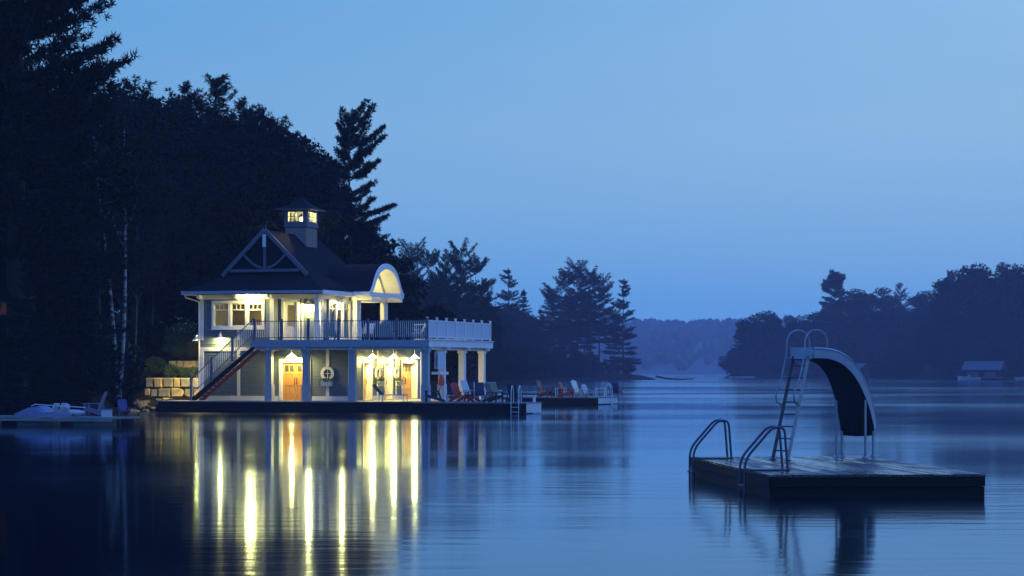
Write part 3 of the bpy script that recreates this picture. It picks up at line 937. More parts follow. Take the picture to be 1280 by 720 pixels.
def door(P, s0, s1, z0, z1, leaves=1, recess=0.10, casing=0.15, glass=True, rows=(0.55,), handle_side=1):
    fr = MB()
    c = casing
    pbox(fr, P, s0 - c, s0, 0, 0.06, z0, z1 + c * 1.25)
    pbox(fr, P, s1, s1 + c, 0, 0.06, z0, z1 + c * 1.25)
    pbox(fr, P, s0, s1, 0, 0.06, z1, z1 + c * 1.25)
    d = fr.build('door_frame', M['white'], house)
    jb = MB()
    pbox(jb, P, s0, s0 + 0.03, -recess - 0.04, 0.0, z0, z1)
    pbox(jb, P, s1 - 0.03, s1, -recess - 0.04, 0.0, z0, z1)
    pbox(jb, P, s0 + 0.03, s1 - 0.03, -recess - 0.04, 0.0, z1 - 0.03, z1)
    jb.build('jamb', M['white'], d)
    a0, b0 = s0 + 0.032, s1 - 0.032
    lw = (b0 - a0) / leaves
    for i in range(leaves):
        a, b = a0 + i * lw + 0.004, a0 + (i + 1) * lw - 0.004
        zt = z1 - 0.034
        lf = MB()
        st = 0.11
        n0, n1 = -recess - 0.035, -recess
        gz0, gz1 = zt - 0.48, zt - 0.12
        pbox(lf, P, a, a + st, n0, n1, z0 + 0.01, zt)
        pbox(lf, P, b - st, b, n0, n1, z0 + 0.01, zt)
        pbox(lf, P, a + st, b - st, n0, n1, z0 + 0.01, z0 + 0.22)
        pbox(lf, P, a + st, b - st, n0, n1, gz1, zt)
        pbox(lf, P, a + st, b - st, n0, n1, gz0 - 0.13, gz0)
        mid = (a + b) / 2
        pbox(lf, P, mid - 0.035, mid + 0.035, n0, n1, gz0, gz1)
        for rr in rows:
            zr = z0 + (gz0 - z0) * rr
            pbox(lf, P, a + st, b - st, n0, n1, zr - 0.06, zr + 0.06)
        pbox(lf, P, a + st, b - st, n0 + 0.006, n1 - 0.02, z0 + 0.22, gz0 - 0.13)
        pbox(lf, P, mid - 0.004, mid + 0.004, n1 - 0.02, n1 - 0.008, z0 + 0.22, gz0 - 0.13)
        leaf = add_obj('door_leaf', lf.mesh('door_leaf', M['door']), house)
        for (p, q) in ((a + st, mid - 0.035), (mid + 0.035, b - st)):
            g = MB(); pbox(g, P, p, q, n0 + 0.012, n0 + 0.02, gz0, gz1); g.build('pane', M['under'], leaf)
        hs = (b - 0.06) if (leaves == 2 and i == 0) else (a + 0.06 if leaves == 2 else (b - 0.06 if handle_side > 0 else a + 0.06))
        h = MB()
        h.tube([P(hs, n1, z0 + 0.85), P(hs, n1 + 0.06, z0 + 0.88), P(hs, n1 + 0.06, z0 + 1.22), P(hs, n1, z0 + 1.25)], 0.016, 6)
        h.build('handle', M['handle'], leaf)
    return d

def round_window(P, sc, zc, r=0.39):
    n = 28
    ring = MB()
    vs, fs = [], []
    for (rr, nn) in ((r, 0.0), (r, 0.09), (r * 0.60, 0.09), (r * 0.60, -0.10)):
        for k in range(n):
            a = 2 * math.pi * k / n
            vs.append(P(sc + rr * math.cos(a), nn, zc + rr * math.sin(a)))
    for i in range(3):
        for k in range(n):
            k2 = (k + 1) % n
            fs.append((i * n + k, i * n + k2, (i + 1) * n + k2, (i + 1) * n + k))
    ring.add(vs, fs)
    w = ring.build('round_window', M['white'], house)
    g = MB()
    rr = r * 0.6
    g.add([P(sc + rr * math.cos(2 * math.pi * k / n), 0.035, zc + rr * math.sin(2 * math.pi * k / n)) for k in range(n)], [tuple(range(n))])
    g.build('pane', M['under'], w)
    b = MB()
    pbox(b, P, sc - 0.018, sc + 0.018, 0.036, 0.06, zc - rr, zc + rr)
    pbox(b, P, sc - rr, sc - 0.018, 0.036, 0.06, zc - 0.018, zc + 0.018)
    pbox(b, P, sc + 0.018, sc + rr, 0.036, 0.06, zc - 0.018, zc + 0.018)
    b.build('muntin', M['white'], w)

def column(u, v, z0, z1, w=0.34, base_h=0.9, base_w=0.42, cap=True, mt='white', d=None):
    mb = MB()
    d = d or w
    k = base_w / w
    mb.box(u - w / 2, u + w / 2, v - d / 2, v + d / 2, z0 + base_h, z1 - (0.14 if cap else 0))
    c = mb.build('column', M[mt], house)
    b = MB()
    b.box(u - base_w / 2, u + base_w / 2, v - d * k / 2, v + d * k / 2, z0, z0 + base_h)
    b.build('column_base', M[mt], c)
    if cap:
        t = MB()
        t.box(u - w * 0.64, u + w * 0.64, v - d * 0.64, v + d * 0.64, z1 - 0.14, z1)
        t.build('capital', M[mt], c)
    return c

UL, UR, VF, VB = -14.05, -4.95, 1.5, 13.2
# lower storey
dz = FL + 0.02
wall(PF(VF), UL, UR, FL, 3.998, [(-9.12, -7.52, dz, 2.74)])
side_doors = [(3.25, 4.55), (6.80, 7.92), (9.75, 12.3)]
wall(PS(UR), VF, VB, FL, 3.6, [(a, b, dz, 2.74) for a, b in side_doors], thick=0.36)
wall(PL(UL), VF, VB, FL, 6.5)
wall(PB(VB), UL, UR, FL, 3.6)
wall(PB(VB), UL, -10.0, 4.0, 6.5)
door(PF(VF), -9.12, -7.52, dz, 2.74, 2)
for k, (a, b) in enumerate(side_doors):
    door(PS(UR), a, b, dz, 2.74, 2 if k == 2 else 1, recess=0.30, rows=(0.38, 0.72))
round_window(PF(VF), -6.37, 2.12)
round_window(PS(UR), 5.55, 2.12)
round_window(PS(UR), 8.68, 2.12)
boards(PF(VF), [(UL, UL + 0.22, FL, 3.38), (UL, -9.3, 3.38, 3.60), (-11.8, -11.62, FL + 0.25, 3.38), (UL + 0.22, -9.32, FL, FL + 0.25), (-7.30, UR, FL, FL + 0.25),
                (-6.46, -6.28, 2.52, 3.42), (-6.46, -6.28, FL + 0.25, 1.72), (UR - 0.2, UR, FL + 0.25, 3.42)])
boards(PS(UR), [(VF, VF + 0.2, FL, 3.42), (5.47, 5.63, 2.52, 3.42), (5.47, 5.63, FL + 0.25, 1.72), (8.60, 8.76, 2.52, 3.42), (8.60, 8.76, FL + 0.25, 1.72),
                (4.72, 6.63, FL, FL + 0.25), (8.09, 9.58, FL, FL + 0.25), (VB - 0.25, VB, FL, 3.42)])
# upper storey
wall(PF(VF), UL, -9.6, 4.0, 6.5, [(-13.2, -10.28, 4.76, 6.05)])
window(PF(VF), -13.2, -10.28, 4.76, 6.05, 3, 0.28)
wall(PF(2.1), -9.6, -7.0, 4.0, 6.5, [(-9.22, -8.42, 4.02, 6.12)])
wall(PS(-9.6), VF, 2.1, 4.0, 6.5)
wall(PS(-7.0), 2.1, 7.0, 4.0, 6.5, [(3.3, 6.5, 4.1, 6.12)])
window(PS(-7.0), 3.3, 6.5, 4.1, 6.12, 3, 0.17, sill=False)
wall(PB(7.0), -10.0, -7.0, 4.0, 6.5)
wall(PS(-10.0), 7.0, VB, 4.0, 6.5)
boards(PF(VF), [(UL, UL + 0.2, 4.0, 6.5), (-9.82, -9.6, 4.0, 6.5), (-11.8, -11.62, 4.0, 4.56), (-11.8, -11.62, 6.22, 6.5)])
boards(PF(2.1), [(-7.2, -7.0, 4.0, 6.5), (-8.16, -8.06, 4.0, 6.5)])
boards(PS(-7.0), [(2.1, 2.32, 4.0, 6.5), (6.8, 7.0, 4.0, 6.5)])
# glazed upper door
Pu = PF(2.1)
fr = MB()
pbox(fr, Pu, -9.37, -9.22, 0, 0.06, 4.0, 6.30); pbox(fr, Pu, -8.42, -8.27, 0, 0.06, 4.0, 6.30); pbox(fr, Pu, -9.22, -8.42, 0, 0.06, 6.12, 6.30)
fr.build('door_frame', M['white'], house)
lf = MB()
pbox(lf, Pu, -9.21, -9.06, -0.10, -0.04, 4.02, 6.11); pbox(lf, Pu, -8.58, -8.43, -0.10, -0.04, 4.02, 6.11)
pbox(lf, Pu, -9.06, -8.58, -0.10, -0.04, 4.02, 4.75); pbox(lf, Pu, -9.06, -8.58, -0.10, -0.04, 5.95, 6.11)
d_ = lf.build('door_leaf', M['white'], house)
g = MB(); pbox(g, Pu, -9.06, -8.58, -0.075, -0.065, 4.75, 5.95); g.build('pane', M['glass'], d_)
# interior floors, partition
mb = MB(); mb.box(UL + 0.15, UR - 0.15, VF + 0.15, VB - 0.15, 3.64, 3.98)
mb.build('floor_slab', M['deckwood'], house)
mb = MB(); mb.box(UL + 0.15, -7.15, 5.0, 5.1, 4.0, 6.5); mb.build('partition', M['inner'], house)
mb = MB(); mb.box(-12.2, -11.2, 4.4, 4.95, 4.0, 5.2); mb.build('cupboard', M['door'], house)
# ground slab of the lower storey
mb = MB(); mb.box(UL, UR - 0.4, VF + 0.2, VB, 0.2, FL + 0.015); mb.build('ground_slab', M['greywood'], house)

# upper deck
D0, D1, DV = -10.27, 0.0, 11.54
mb = MB()
mb.box(D0, -4.8, 0.02, 1.36, 3.66, DK)
mb.box(-4.8, D1, 0.02, DV, 3.66, DK)
mb.box(-10.2, -4.8, 1.64, VB, 3.985, 4.0)
deck = mb.build('deck', M['deckwood'], house)
mb = MB()
mb.box(D0, -4.93, 0.05, 1.475, 3.60, 3.655)
mb.box(-4.925, D1 - 0.05, 0.05, DV, 3.60, 3.655)
mb.build('deck_ceiling', M['white'], house)
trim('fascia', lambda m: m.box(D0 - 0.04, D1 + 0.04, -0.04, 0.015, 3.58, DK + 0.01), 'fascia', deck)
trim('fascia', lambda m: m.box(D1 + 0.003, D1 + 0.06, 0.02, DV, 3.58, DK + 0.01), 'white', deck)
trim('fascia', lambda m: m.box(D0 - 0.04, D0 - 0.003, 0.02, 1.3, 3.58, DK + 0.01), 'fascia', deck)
trim('drip_edge', lambda m: m.box(D1 - 0.02, D1 + 0.12, -0.08, DV + 0.05, DK + 0.012, DK + 0.06), 'white', deck)
# beams under the deck
trim('beam', lambda m: m.box(D0 + 0.15, D1 - 0.15, 0.12, 0.34, 3.42, 3.595), 'white')
trim('beam', lambda m: m.box(D1 - 0.40, D1 - 0.16, 0.36, DV - 0.2, 3.42, 3.595), 'white')
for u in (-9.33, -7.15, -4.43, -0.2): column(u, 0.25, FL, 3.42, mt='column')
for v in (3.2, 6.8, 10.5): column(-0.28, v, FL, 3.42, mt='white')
for v in (0.25, 3.2, 6.8, 10.5):
    b = MB(); b.prism([(D1 - 0.1, v - 0.09, 3.42), (D1 + 0.16, v - 0.09, 3.42), (D1 + 0.20, v - 0.09, 3.575), (D1 - 0.1, v - 0.09, 3.575)], (0, 0.18, 0)); b.build('corbel', M['white'], house)
for u in (-9.33, -7.15, -4.43, -0.2):
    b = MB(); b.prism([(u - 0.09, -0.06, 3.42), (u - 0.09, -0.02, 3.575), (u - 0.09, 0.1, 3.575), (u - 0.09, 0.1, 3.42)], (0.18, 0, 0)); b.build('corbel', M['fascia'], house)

# railing of the deck front
bal_me = MB().box(-0.014, 0.014, -0.014, 0.014, 0, 0.86).mesh('baluster', M['baluster'])
post_me = MB().box(-0.06, 0.06, -0.06, 0.06, 0, 1.14).box(-0.075, 0.075, -0.075, 0.075, 1.14, 1.18).mesh('post', M['rail'])
rl = MB()
rl.box(-10.15, -0.05, 0.075, 0.125, DK + 1.04, DK + 1.085)
rl.box(-10.15, -0.05, 0.085, 0.115, DK + 0.135, DK + 0.175)
railing = rl.build('railing', M['rail'], house)
pu = [-10.15, -8.55, -6.98, -5.2, -3.5, -1.85, -0.08]
for u in pu: add_obj('post', post_me, railing, (u, 0.1, DK + 0.01))
u = -10.15 + 0.11
while u < -0.12:
    if min(abs(u - p) for p in pu) > 0.055: add_obj('baluster', bal_me, railing, (u, 0.1, DK + 0.175))
    u += 0.1125
# screen railing on the right side
sr = MB()
sr.box(-0.10, -0.04, 0.16, DV - 0.05, DK + 1.03, DK + 1.09)
sr.box(-0.10, -0.04, 0.16, DV - 0.05, DK + 0.15, DK + 0.21)
side_rail = sr.build('screen_railing', M['white'], house)
spost = MB().box(-0.05, 0.05, -0.05, 0.05, 0, 1.15).box(-0.065, 0.065, -0.065, 0.065, 1.15, 1.19).mesh('post', M['white'])
NP = 7
for k in range(NP + 1):
    v = 0.12 + (DV - 0.25) * k / NP
    add_obj('post', spost, side_rail, (-0.0705, v, DK + 0.06))
    if k < NP:
        p = MB(); p.box(-0.082, -0.058, v + 0.055, v + (DV - 0.25) / NP - 0.055, DK + 0.212, DK + 1.028); p.build('screen_panel', M['screen'], side_rail)
# far edge railing
br = MB(); br.box(-4.8, -0.15, DV - 0.12, DV - 0.06, DK + 1.03, DK + 1.09); br.box(-4.8, -0.15, DV - 0.12, DV - 0.06, DK + 0.15, DK + 0.2)
brl = br.build('back_railing', M['white'], house)
for k in range(40): add_obj('baluster', bal_me, brl, (-4.75 + k * 0.115, DV - 0.09, DK + 0.2))

# outside stair
NS = 17
sx0, sx1 = -13.95, -10.25
st = empty('staircase'); st.parent = house
rise, run = (DK - FL) / (NS + 1), (sx1 - sx0) / NS
tread_me = MB().box(0, run + 0.03, 0.05, 1.12, -0.045, 0).mesh('tread', M['greywood'])
for k in range(NS): add_obj('tread', tread_me, st, (sx0 + k * run, 0.1, FL + (k + 1) * rise))
for (v, mm) in ((0.10, 'darkwood'), (1.17, 'redwood')):
    m_ = MB()
    off = 0.0
    m_.prism([(sx0 - 0.02, v, FL), (sx0 + 0.28, v, FL), (sx1 + 0.1, v, DK - 0.46), (sx1 + 0.1, v, DK - 0.20), (sx0 - 0.02, v, FL + 0.12)], (0, 0.05, 0))
    m_.build('stringer', M[mm], st)
slope = (DK - FL) / (sx1 - sx0)
sr_ = MB()
zl = lambda u: FL + 0.17 + (u - sx0) * slope
sr_.bar((sx0 - 0.05, 0.07, zl(sx0 - 0.05) + 1.0), (sx1 + 0.1, 0.07, zl(sx1 + 0.1) + 1.0), 0.05, 0.05)
sr_.bar((sx0 - 0.05, 0.07, zl(sx0 - 0.05) + 0.16), (sx1 + 0.1, 0.07, zl(sx1 + 0.1) + 0.16), 0.035, 0.035)
sr_.build('hand_rail', M['rail'], st)
sbal = MB().box(-0.016, 0.016, -0.016, 0.016, 0, 0.84).mesh('baluster', M['baluster'])
snew = MB().box(-0.05, 0.05, -0.05, 0.05, -0.25, 1.12).box(-0.065, 0.065, -0.065, 0.065, 1.12, 1.15).mesh('newel_post', M['rail'])
npos = [sx0 - 0.02, sx0 + 1.22, sx0 + 2.46]
for u in npos: add_obj('newel_post', snew, st, (u, 0.07, zl(u) + 0.02 if u > sx0 else FL + 0.25))
u = sx0 + 0.09
while u < sx1:
    if min(abs(u - p) for p in npos) > 0.06: add_obj('baluster', sbal, st, (u, 0.07, zl(u) + 0.16))
    u += 0.112

# main roof
E0, E1, EV0, EV1, EZ = -14.87, -6.45, 0.88, 13.9, 6.72
GV, GU0, GU1, GZ = 3.2, -13.1, -8.22, 7.77
RU, RZ, RV1 = -10.66, 10.2, 10.8
rf = MB()
P_ = [(E0, EV0, EZ), (E1, EV0, EZ), (E1, EV1, EZ), (E0, EV1, EZ),            # 0-3 eave
      (GU0, GV, GZ), (GU1, GV, GZ), (GU1, EV1 - 2.3, GZ), (GU0, EV1 - 2.3, GZ),  # 4-7 kink
      (RU, GV - 0.5, RZ + 0.0), (RU, RV1, RZ),                               # 8-9 ridge
      (GU0 - 0.02, GV - 0.5, GZ + 0.0), (GU1 + 0.02, GV - 0.5, GZ + 0.0)]
rf.add(P_, [(0, 1, 5, 4), (2, 3, 7, 6), (3, 0, 4, 7), (5, 6, 9, 8, 11), (7, 4, 10, 8, 9), (6, 7, 9)])
rf.add([(E1, EV0, EZ), (E1, 5.75, EZ), (GU1, 5.75, GZ), (GU1, GV, GZ)], [(0, 1, 2, 3)])
rf.add([(E1, 11.35, EZ), (E1, EV1, EZ), (GU1, EV1 - 2.3, GZ), (GU1, 11.35, GZ)], [(0, 1, 2, 3)])
roof = rf.build('roof', M['roof'], house)
# soffit with a well for the porch vault
VU0, VU1, VV0, VV1 = -10.0, -5.4, 5.7, 11.5
sf = MB()
def rect(mb, a, b, c, d, z):
    mb.add([(a, c, z), (b, c, z), (b, d, z), (a, d, z)], [(3, 2, 1, 0)])
rect(sf, E0 + 0.02, VU0, EV0 + 0.02, EV1 - 0.02, 6.52)
rect(sf, VU0, E1 - 0.02, EV0 + 0.02, VV0 + 0.25, 6.52)
rect(sf, VU0, E1 - 0.02, VV1 - 0.25, EV1 - 0.02, 6.52)
sf.build('soffit', M['white'], house)
trim('fascia', lambda m: m.box(E0, E1, EV0 - 0.03, EV0 + 0.02, 6.58, EZ + 0.01), 'fascia', roof)
trim('fascia', lambda m: m.box(E1 + 0.001, E1 + 0.05, EV0 - 0.03, VV0 + 0.1, 6.53, EZ + 0.02), 'white', roof)
trim('fascia', lambda m: m.box(E1 + 0.001, E1 + 0.05, VV1 - 0.1, EV1, 6.53, EZ + 0.02), 'white', roof)
trim('fascia', lambda m: m.box(E0 - 0.05, E0 - 0.001, EV0 - 0.03, EV1, 6.53, EZ + 0.02), 'white', roof)
# frieze beam round the top of the walls and carried to the corner column
trim('frieze', lambda m: m.box(UL, -6.85, VF - 0.12, VF - 0.05, 6.28, 6.515), 'white')
trim('frieze', lambda m: m.box(-6.95, -6.85, VF - 0.04, 6.0, 6.28, 6.515), 'white')
column(-6.98, 1.40, DK, 6.28, w=0.24, base_h=0.85, base_w=0.30, cap=False)
for u in (UL + 0.1, -11.71, -9.7, -6.98):
    b = MB(); b.prism([(u - 0.08, 0.95, 6.38), (u - 0.08, 0.95, 6.515), (u - 0.08, 1.36, 6.515), (u - 0.08, 1.36, 6.25)], (0.16, 0, 0)); b.build('bracket', M['white'], house)
dsp = MB(); dsp.tube([(E0 + 0.1, EV0 + 0.15, 6.5), (E0 + 0.12, EV0 + 0.2, 6.38), (UL - 0.06, VF - 0.02, 6.15), (UL - 0.06, VF - 0.02, FL)], 0.045, 8); dsp.build('downspout', M['white'], house)
# front gable: shingled triangle, barge boards, tie beam, king post, curved brace
gb = MB(); gb.add([(GU0, GV + 0.02, GZ), (GU1, GV + 0.02, GZ), (RU, GV + 0.02, RZ - 0.03)], [(0, 1, 2)]); gable = gb.build('gable_wall', M['roof'], house)
gv = GV - 0.5
for (a, b) in (((GU0 - 0.15, GZ - 0.12), (RU, RZ + 0.03)), ((GU1 + 0.15, GZ - 0.12), (RU, RZ + 0.03))):
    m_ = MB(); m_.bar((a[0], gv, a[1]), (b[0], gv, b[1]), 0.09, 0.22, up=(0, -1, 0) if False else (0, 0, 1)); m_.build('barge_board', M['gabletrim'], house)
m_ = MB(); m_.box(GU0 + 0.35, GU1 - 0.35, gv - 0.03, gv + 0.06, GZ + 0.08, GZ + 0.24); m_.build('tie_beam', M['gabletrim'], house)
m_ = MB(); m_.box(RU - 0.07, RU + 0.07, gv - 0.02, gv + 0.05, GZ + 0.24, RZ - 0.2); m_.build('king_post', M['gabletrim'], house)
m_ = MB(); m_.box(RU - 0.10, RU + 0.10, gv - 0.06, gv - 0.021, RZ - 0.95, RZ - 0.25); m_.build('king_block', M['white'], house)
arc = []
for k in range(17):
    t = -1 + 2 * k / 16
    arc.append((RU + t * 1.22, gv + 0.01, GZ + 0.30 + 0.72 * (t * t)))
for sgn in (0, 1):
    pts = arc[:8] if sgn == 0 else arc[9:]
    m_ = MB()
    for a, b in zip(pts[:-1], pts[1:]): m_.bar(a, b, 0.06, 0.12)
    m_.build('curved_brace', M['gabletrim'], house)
# finial
m_ = MB(); m_.tube([(RU, gv + 0.1, RZ), (RU + 0.03, gv + 0.1, RZ + 0.2), (RU + 0.16, gv + 0.1, RZ + 0.45)], [0.02, 0.02, 0.008], 6); m_.build('finial', M['metal'], house)

# barrel roofed porch with its arched end
prof_t = [0, .12, .25, .4, .55, .68, .80, .90, 1.0]
prof_z = [1.0, .988, .95, .87, .73, .52, .25, .07, 0.0]
AVC, AHW, AH, AZ0 = 8.5, 2.95, 1.72, 6.74
def arch(off=0.0, hw=AHW, n=41):
    out = []
    for k in range(n):
        t = -1 + 2 * k / (n - 1)
        z = float(np.interp(abs(t), prof_t, prof_z))
        out.append((AVC + t * (hw - off), AZ0 + z * (AH - off) ))
    return out
outer = arch()
barrel = MB()
n = len(outer)
vs = [(-5.40, v, z) for v, z in outer] + [(-10.4, v, z) for v, z in outer]
barrel.add(vs, [(i, i + 1, n + i + 1, n + i) for i in range(n - 1)])
br_ = barrel.build('barrel_roof', M['roof'], house, smooth=True)
inner = arch(0.30)
vlt = MB()
vs = [(-5.40, v, z) for v, z in inner] + [(-8.32, v, z) for v, z in inner]
vlt.add(vs, [(i, n + i, n + i + 1, i + 1) for i in range(n - 1)])
vlt.build('vault', M['white'], br_, smooth=True)
lun = MB(); lun.add([(-8.31, v, z) for v, z in inner] , [tuple(range(n))]); lun.build('lunette', M['white'], br_)
fa = MB()
vs = [(-5.38, v, z + 0.02) for v, z in outer] + [(-5.38, v, z) for v, z in inner] + [(-5.46, v, z + 0.02) for v, z in outer] + [(-5.46, v, z) for v, z in inner]
fs = []
for i in range(n - 1):
    fs += [(i, i + 1, n + i + 1, n + i), (2 * n + i + 1, 2 * n + i, 3 * n + i, 3 * n + i + 1), (i + 1, i, 2 * n + i, 2 * n + i + 1), (n + i, n + i + 1, 3 * n + i + 1, 3 * n + i)]
fa.add(vs, fs)
fa.build('arch_board', M['white'], br_)
# eave beams of the porch
for (a, b, c, d) in ((-6.65, -6.35, 6.0, 11.3), (-6.34, -5.45, 6.02, 6.28), (-6.34, -5.45, 11.0, 11.26), (-9.9, -6.66, 7.05, 7.3), (-9.9, -6.66, 11.0, 11.26)):
    trim('porch_beam', lambda m: m.box(a, b, c, d, 6.30, 6.62), 'white')
trim('porch_beam', lambda m: m.box(-5.62, -5.40, AVC - AHW + 0.1, AVC + AHW - 0.1, 6.52, 6.76), 'white')
# inner rib and cross tie
rib = arch(0.34)
m_ = MB()
for (a, b) in zip(rib[:-1], rib[1:]): m_.bar((-6.5, a[0], a[1] - 0.06), (-6.5, b[0], b[1] - 0.06), 0.14, 0.12, up=(1, 0, 0))
m_.build('rib', M['white'], br_)
for v in (6.2, 6.62, 10.75, 11.15): column(-6.5, v, DK, 6.30, w=0.24, base_h=0.85, base_w=0.30, cap=False)
# eave return of the barrel roof toward the main roof
trim('fascia', lambda m: m.box(E1 + 0.06, -5.4, AVC - AHW - 0.03, AVC - AHW + 0.04, 6.55, 6.78), 'white', br_)
trim('soffit', lambda m: m.box(E1 + 0.06, -5.5, AVC - AHW + 0.05, AVC - AHW + 0.55, 6.63, 6.66), 'white', br_)

# brick cupola
C0, C1, CV0, CV1 = -11.25, -9.92, 7.2, 8.9
m_ = MB(); m_.box(C0, C1, CV0, CV1, 8.2, 10.62); cup = m_.build('cupola', M['brick'], house)
m_ = MB()
o_ = 0.06
m_.box(C0 - o_, C1 + o_, CV0 - o_, CV1 + o_, 10.625, 10.78)
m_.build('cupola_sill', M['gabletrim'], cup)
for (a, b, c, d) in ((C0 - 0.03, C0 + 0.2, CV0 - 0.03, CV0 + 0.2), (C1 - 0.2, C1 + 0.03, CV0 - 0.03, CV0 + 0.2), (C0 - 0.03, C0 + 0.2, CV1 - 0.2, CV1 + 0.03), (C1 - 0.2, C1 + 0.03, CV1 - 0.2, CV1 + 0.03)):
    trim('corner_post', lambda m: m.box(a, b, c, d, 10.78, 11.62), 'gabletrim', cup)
for (P, a, b) in ((PF(CV0), C0 + 0.2, C1 - 0.2), (PS(C1), CV0 + 0.2, CV1 - 0.2), (PL(C0), CV0 + 0.2, CV1 - 0.2), (PB(CV1), C0 + 0.2, C1 - 0.2)):
    m_ = MB()
    pbox(m_, P, a, b, -0.08, 0.0, 10.78, 10.95); pbox(m_, P, a, b, -0.08, 0.0, 11.5, 11.62)
    mid = (a + b) / 2
    for q in (0.25, 0.5, 0.75):
        x = a + (b - a) * q
        pbox(m_, P, x - 0.015, x + 0.015, -0.06, -0.02, 10.95, 11.5)
    pbox(m_, P, a, b, -0.055, -0.025, 11.22, 11.25)
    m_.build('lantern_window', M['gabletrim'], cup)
    m_ = MB(); m_.add([P(a, -0.045, 10.95), P(b, -0.045, 10.95), P(b, -0.045, 11.5), P(a, -0.045, 11.5)], [(0, 1, 2, 3)]); m_.build('pane', M['glass'], cup)
m_ = MB()
ov = 0.42
prof = [(1.0, 0.0), (0.72, 0.16), (0.42, 0.40), (0.14, 0.72), (0.03, 0.95)]
cu, cv = (C0 + C1) / 2, (CV0 + CV1) / 2
hx, hy = (C1 - C0) / 2 + ov, (CV1 - CV0) / 2 + ov
vs, fs = [], []
for (k, z) in prof:
    vs += [(cu - hx * k, cv - hy * k, 11.68 + z * 0.85), (cu + hx * k, cv - hy * k, 11.68 + z * 0.85), (cu + hx * k, cv + hy * k, 11.68 + z * 0.85), (cu - hx * k, cv + hy * k, 11.68 + z * 0.85)]
for i in range(len(prof) - 1):
    for j in range(4): fs.append((i * 4 + j, i * 4 + (j + 1) % 4, i * 4 + 4 + (j + 1) % 4, i * 4 + 4 + j))
m_.add(vs, fs); m_.build('cupola_roof', M['roof'], cup)
trim('cupola_eave', lambda m: m.box(cu - hx + 0.02, cu + hx - 0.02, cv - hy + 0.02, cv + hy - 0.02, 11.62, 11.675), 'gabletrim', cup)

# ------------------------------------------------------------------ lamps on the boathouse
def point(parent, loc, e, r=0.20, col=LAMPCOL):
    d = bpy.data.lights.new('lamp_light', 'POINT')
    d.energy = e
    d.color = col
    d.shadow_soft_size = r
    o = bpy.data.objects.new('lamp_light', d)
    COL.objects.link(o)
    o.parent = parent
    o.location = loc
    return o

def globe_lamp(u, v, z, label, energy, top=None, back=None):
    t = empty('globe_lamp', W(u, v, z), -BA, label, 'lamp')
    m_ = MB(); m_.lathe([(0.005, 0.065), (0.04, 0.05), (0.06, 0.0), (0.04, -0.05), (0.005, -0.065)], n=12); m_.build('globe', M['bulb'], t, smooth=True)
    m_ = MB()
    if top is not None: m_.tube([(0, 0, 0.08), (0, 0, top - z)], 0.015, 6)
    else: m_.tube([(0, 0, 0.08), (0, 0, 0.14), (back[0], back[1], 0.14)], 0.02, 6)
    m_.build('arm', M['shade'], t)
    point(t, (0, -0.02, -0.16), energy * 0.6)
    point(t, (-0.16, -0.02, 0.0), energy * 0.4)
    return t

def barn_lamp(u, v, z, out, label, energy, top=None, r=0.26, drop=-0.04):
    """wall or ceiling lamp with a conical shade; out = local (du, dv) from the wall, top = ceiling height for a hanging one"""
    t = empty('barn_lamp', W(u, v, z), -BA, label, 'lamp')
    m_ = MB(); m_.lathe([(0.04, 0.23), (0.06, 0.21), (r, 0.0), (r + 0.012, -0.012), (r - 0.004, -0.008), (0.05, 0.195)], n=18)
    m_.build('lamp_shade', M['opal'] if top is not None and r > 0.15 else M['shade'], t, smooth=False)
    m_ = MB()
    if top is not None: m_.tube([(0, 0, 0.2), (0, 0, top - z)], 0.02, 6)
    else: m_.tube([(0, 0, 0.2), (0, 0, 0.28), (-out[0] * 0.5, -out[1] * 0.5, 0.34), (-out[0], -out[1], 0.26)], 0.014, 6)
    m_.build('arm', M['shade'], t)
    m_ = MB(); m_.lathe([(0.005, 0.17), (0.035, 0.16), (0.045, 0.13), (0.03, 0.11), (0.005, 0.10)], n=10)
    m_.build('bulb', M['bulb'], t, smooth=True)
    point(t, (0, 0, drop), energy, min(0.11, r * 0.4))
    return t

LE = 600.0
barn_lamp(-8.30, 0.95, 3.02, None, 'shaded lamp hanging over the double wooden doors beside the stair', LE * 0.6, top=3.6, r=0.32, drop=0.02)
barn_lamp(UR + 0.35, 3.85, 3.0, None, 'shaded lamp over the porch door nearest the round window of the front wall', LE * 0.65, top=3.6, r=0.30)
barn_lamp(UR + 0.35, 7.35, 3.0, None, 'shaded lamp over the middle door of the side porch', LE * 0.65, top=3.6, r=0.30)
barn_lamp(UR + 0.35, 11.0, 3.0, None, 'shaded lamp over the last wide door of the side porch', LE * 0.65, top=3.6, r=0.30)
globe_lamp(-10.75, VF - 0.38, 6.32, 'bright bare lamp under the eave above the triple window', LE * 0.38, top=6.52)
barn_lamp(-12.75, VF - 0.20, 4.12, (0, -0.20), 'wall lamp shining on the siding beside the stair', LE * 0.5, r=0.14, drop=0.01)
barn_lamp(-7.62, 2.1 - 0.35, 5.95, (0, -0.35), 'wall lamp beside the glazed upper door', LE * 0.6)
globe_lamp(-7.3, 8.4, 6.95, 'globe lamp hanging under the arched porch vault', LE * 0.42, top=8.05)
barn_lamp(UL - 0.35, 1.75, 4.0, (-0.35, 0), 'wall lamp on the end wall above the golden stone wall', LE * 2.6, r=0.2, drop=0.07)
barn_lamp(-6.72, 4.6, 6.1, None, 'small lamp under the eave beside the tall upper windows', LE * 0.35, top=6.52, r=0.12)
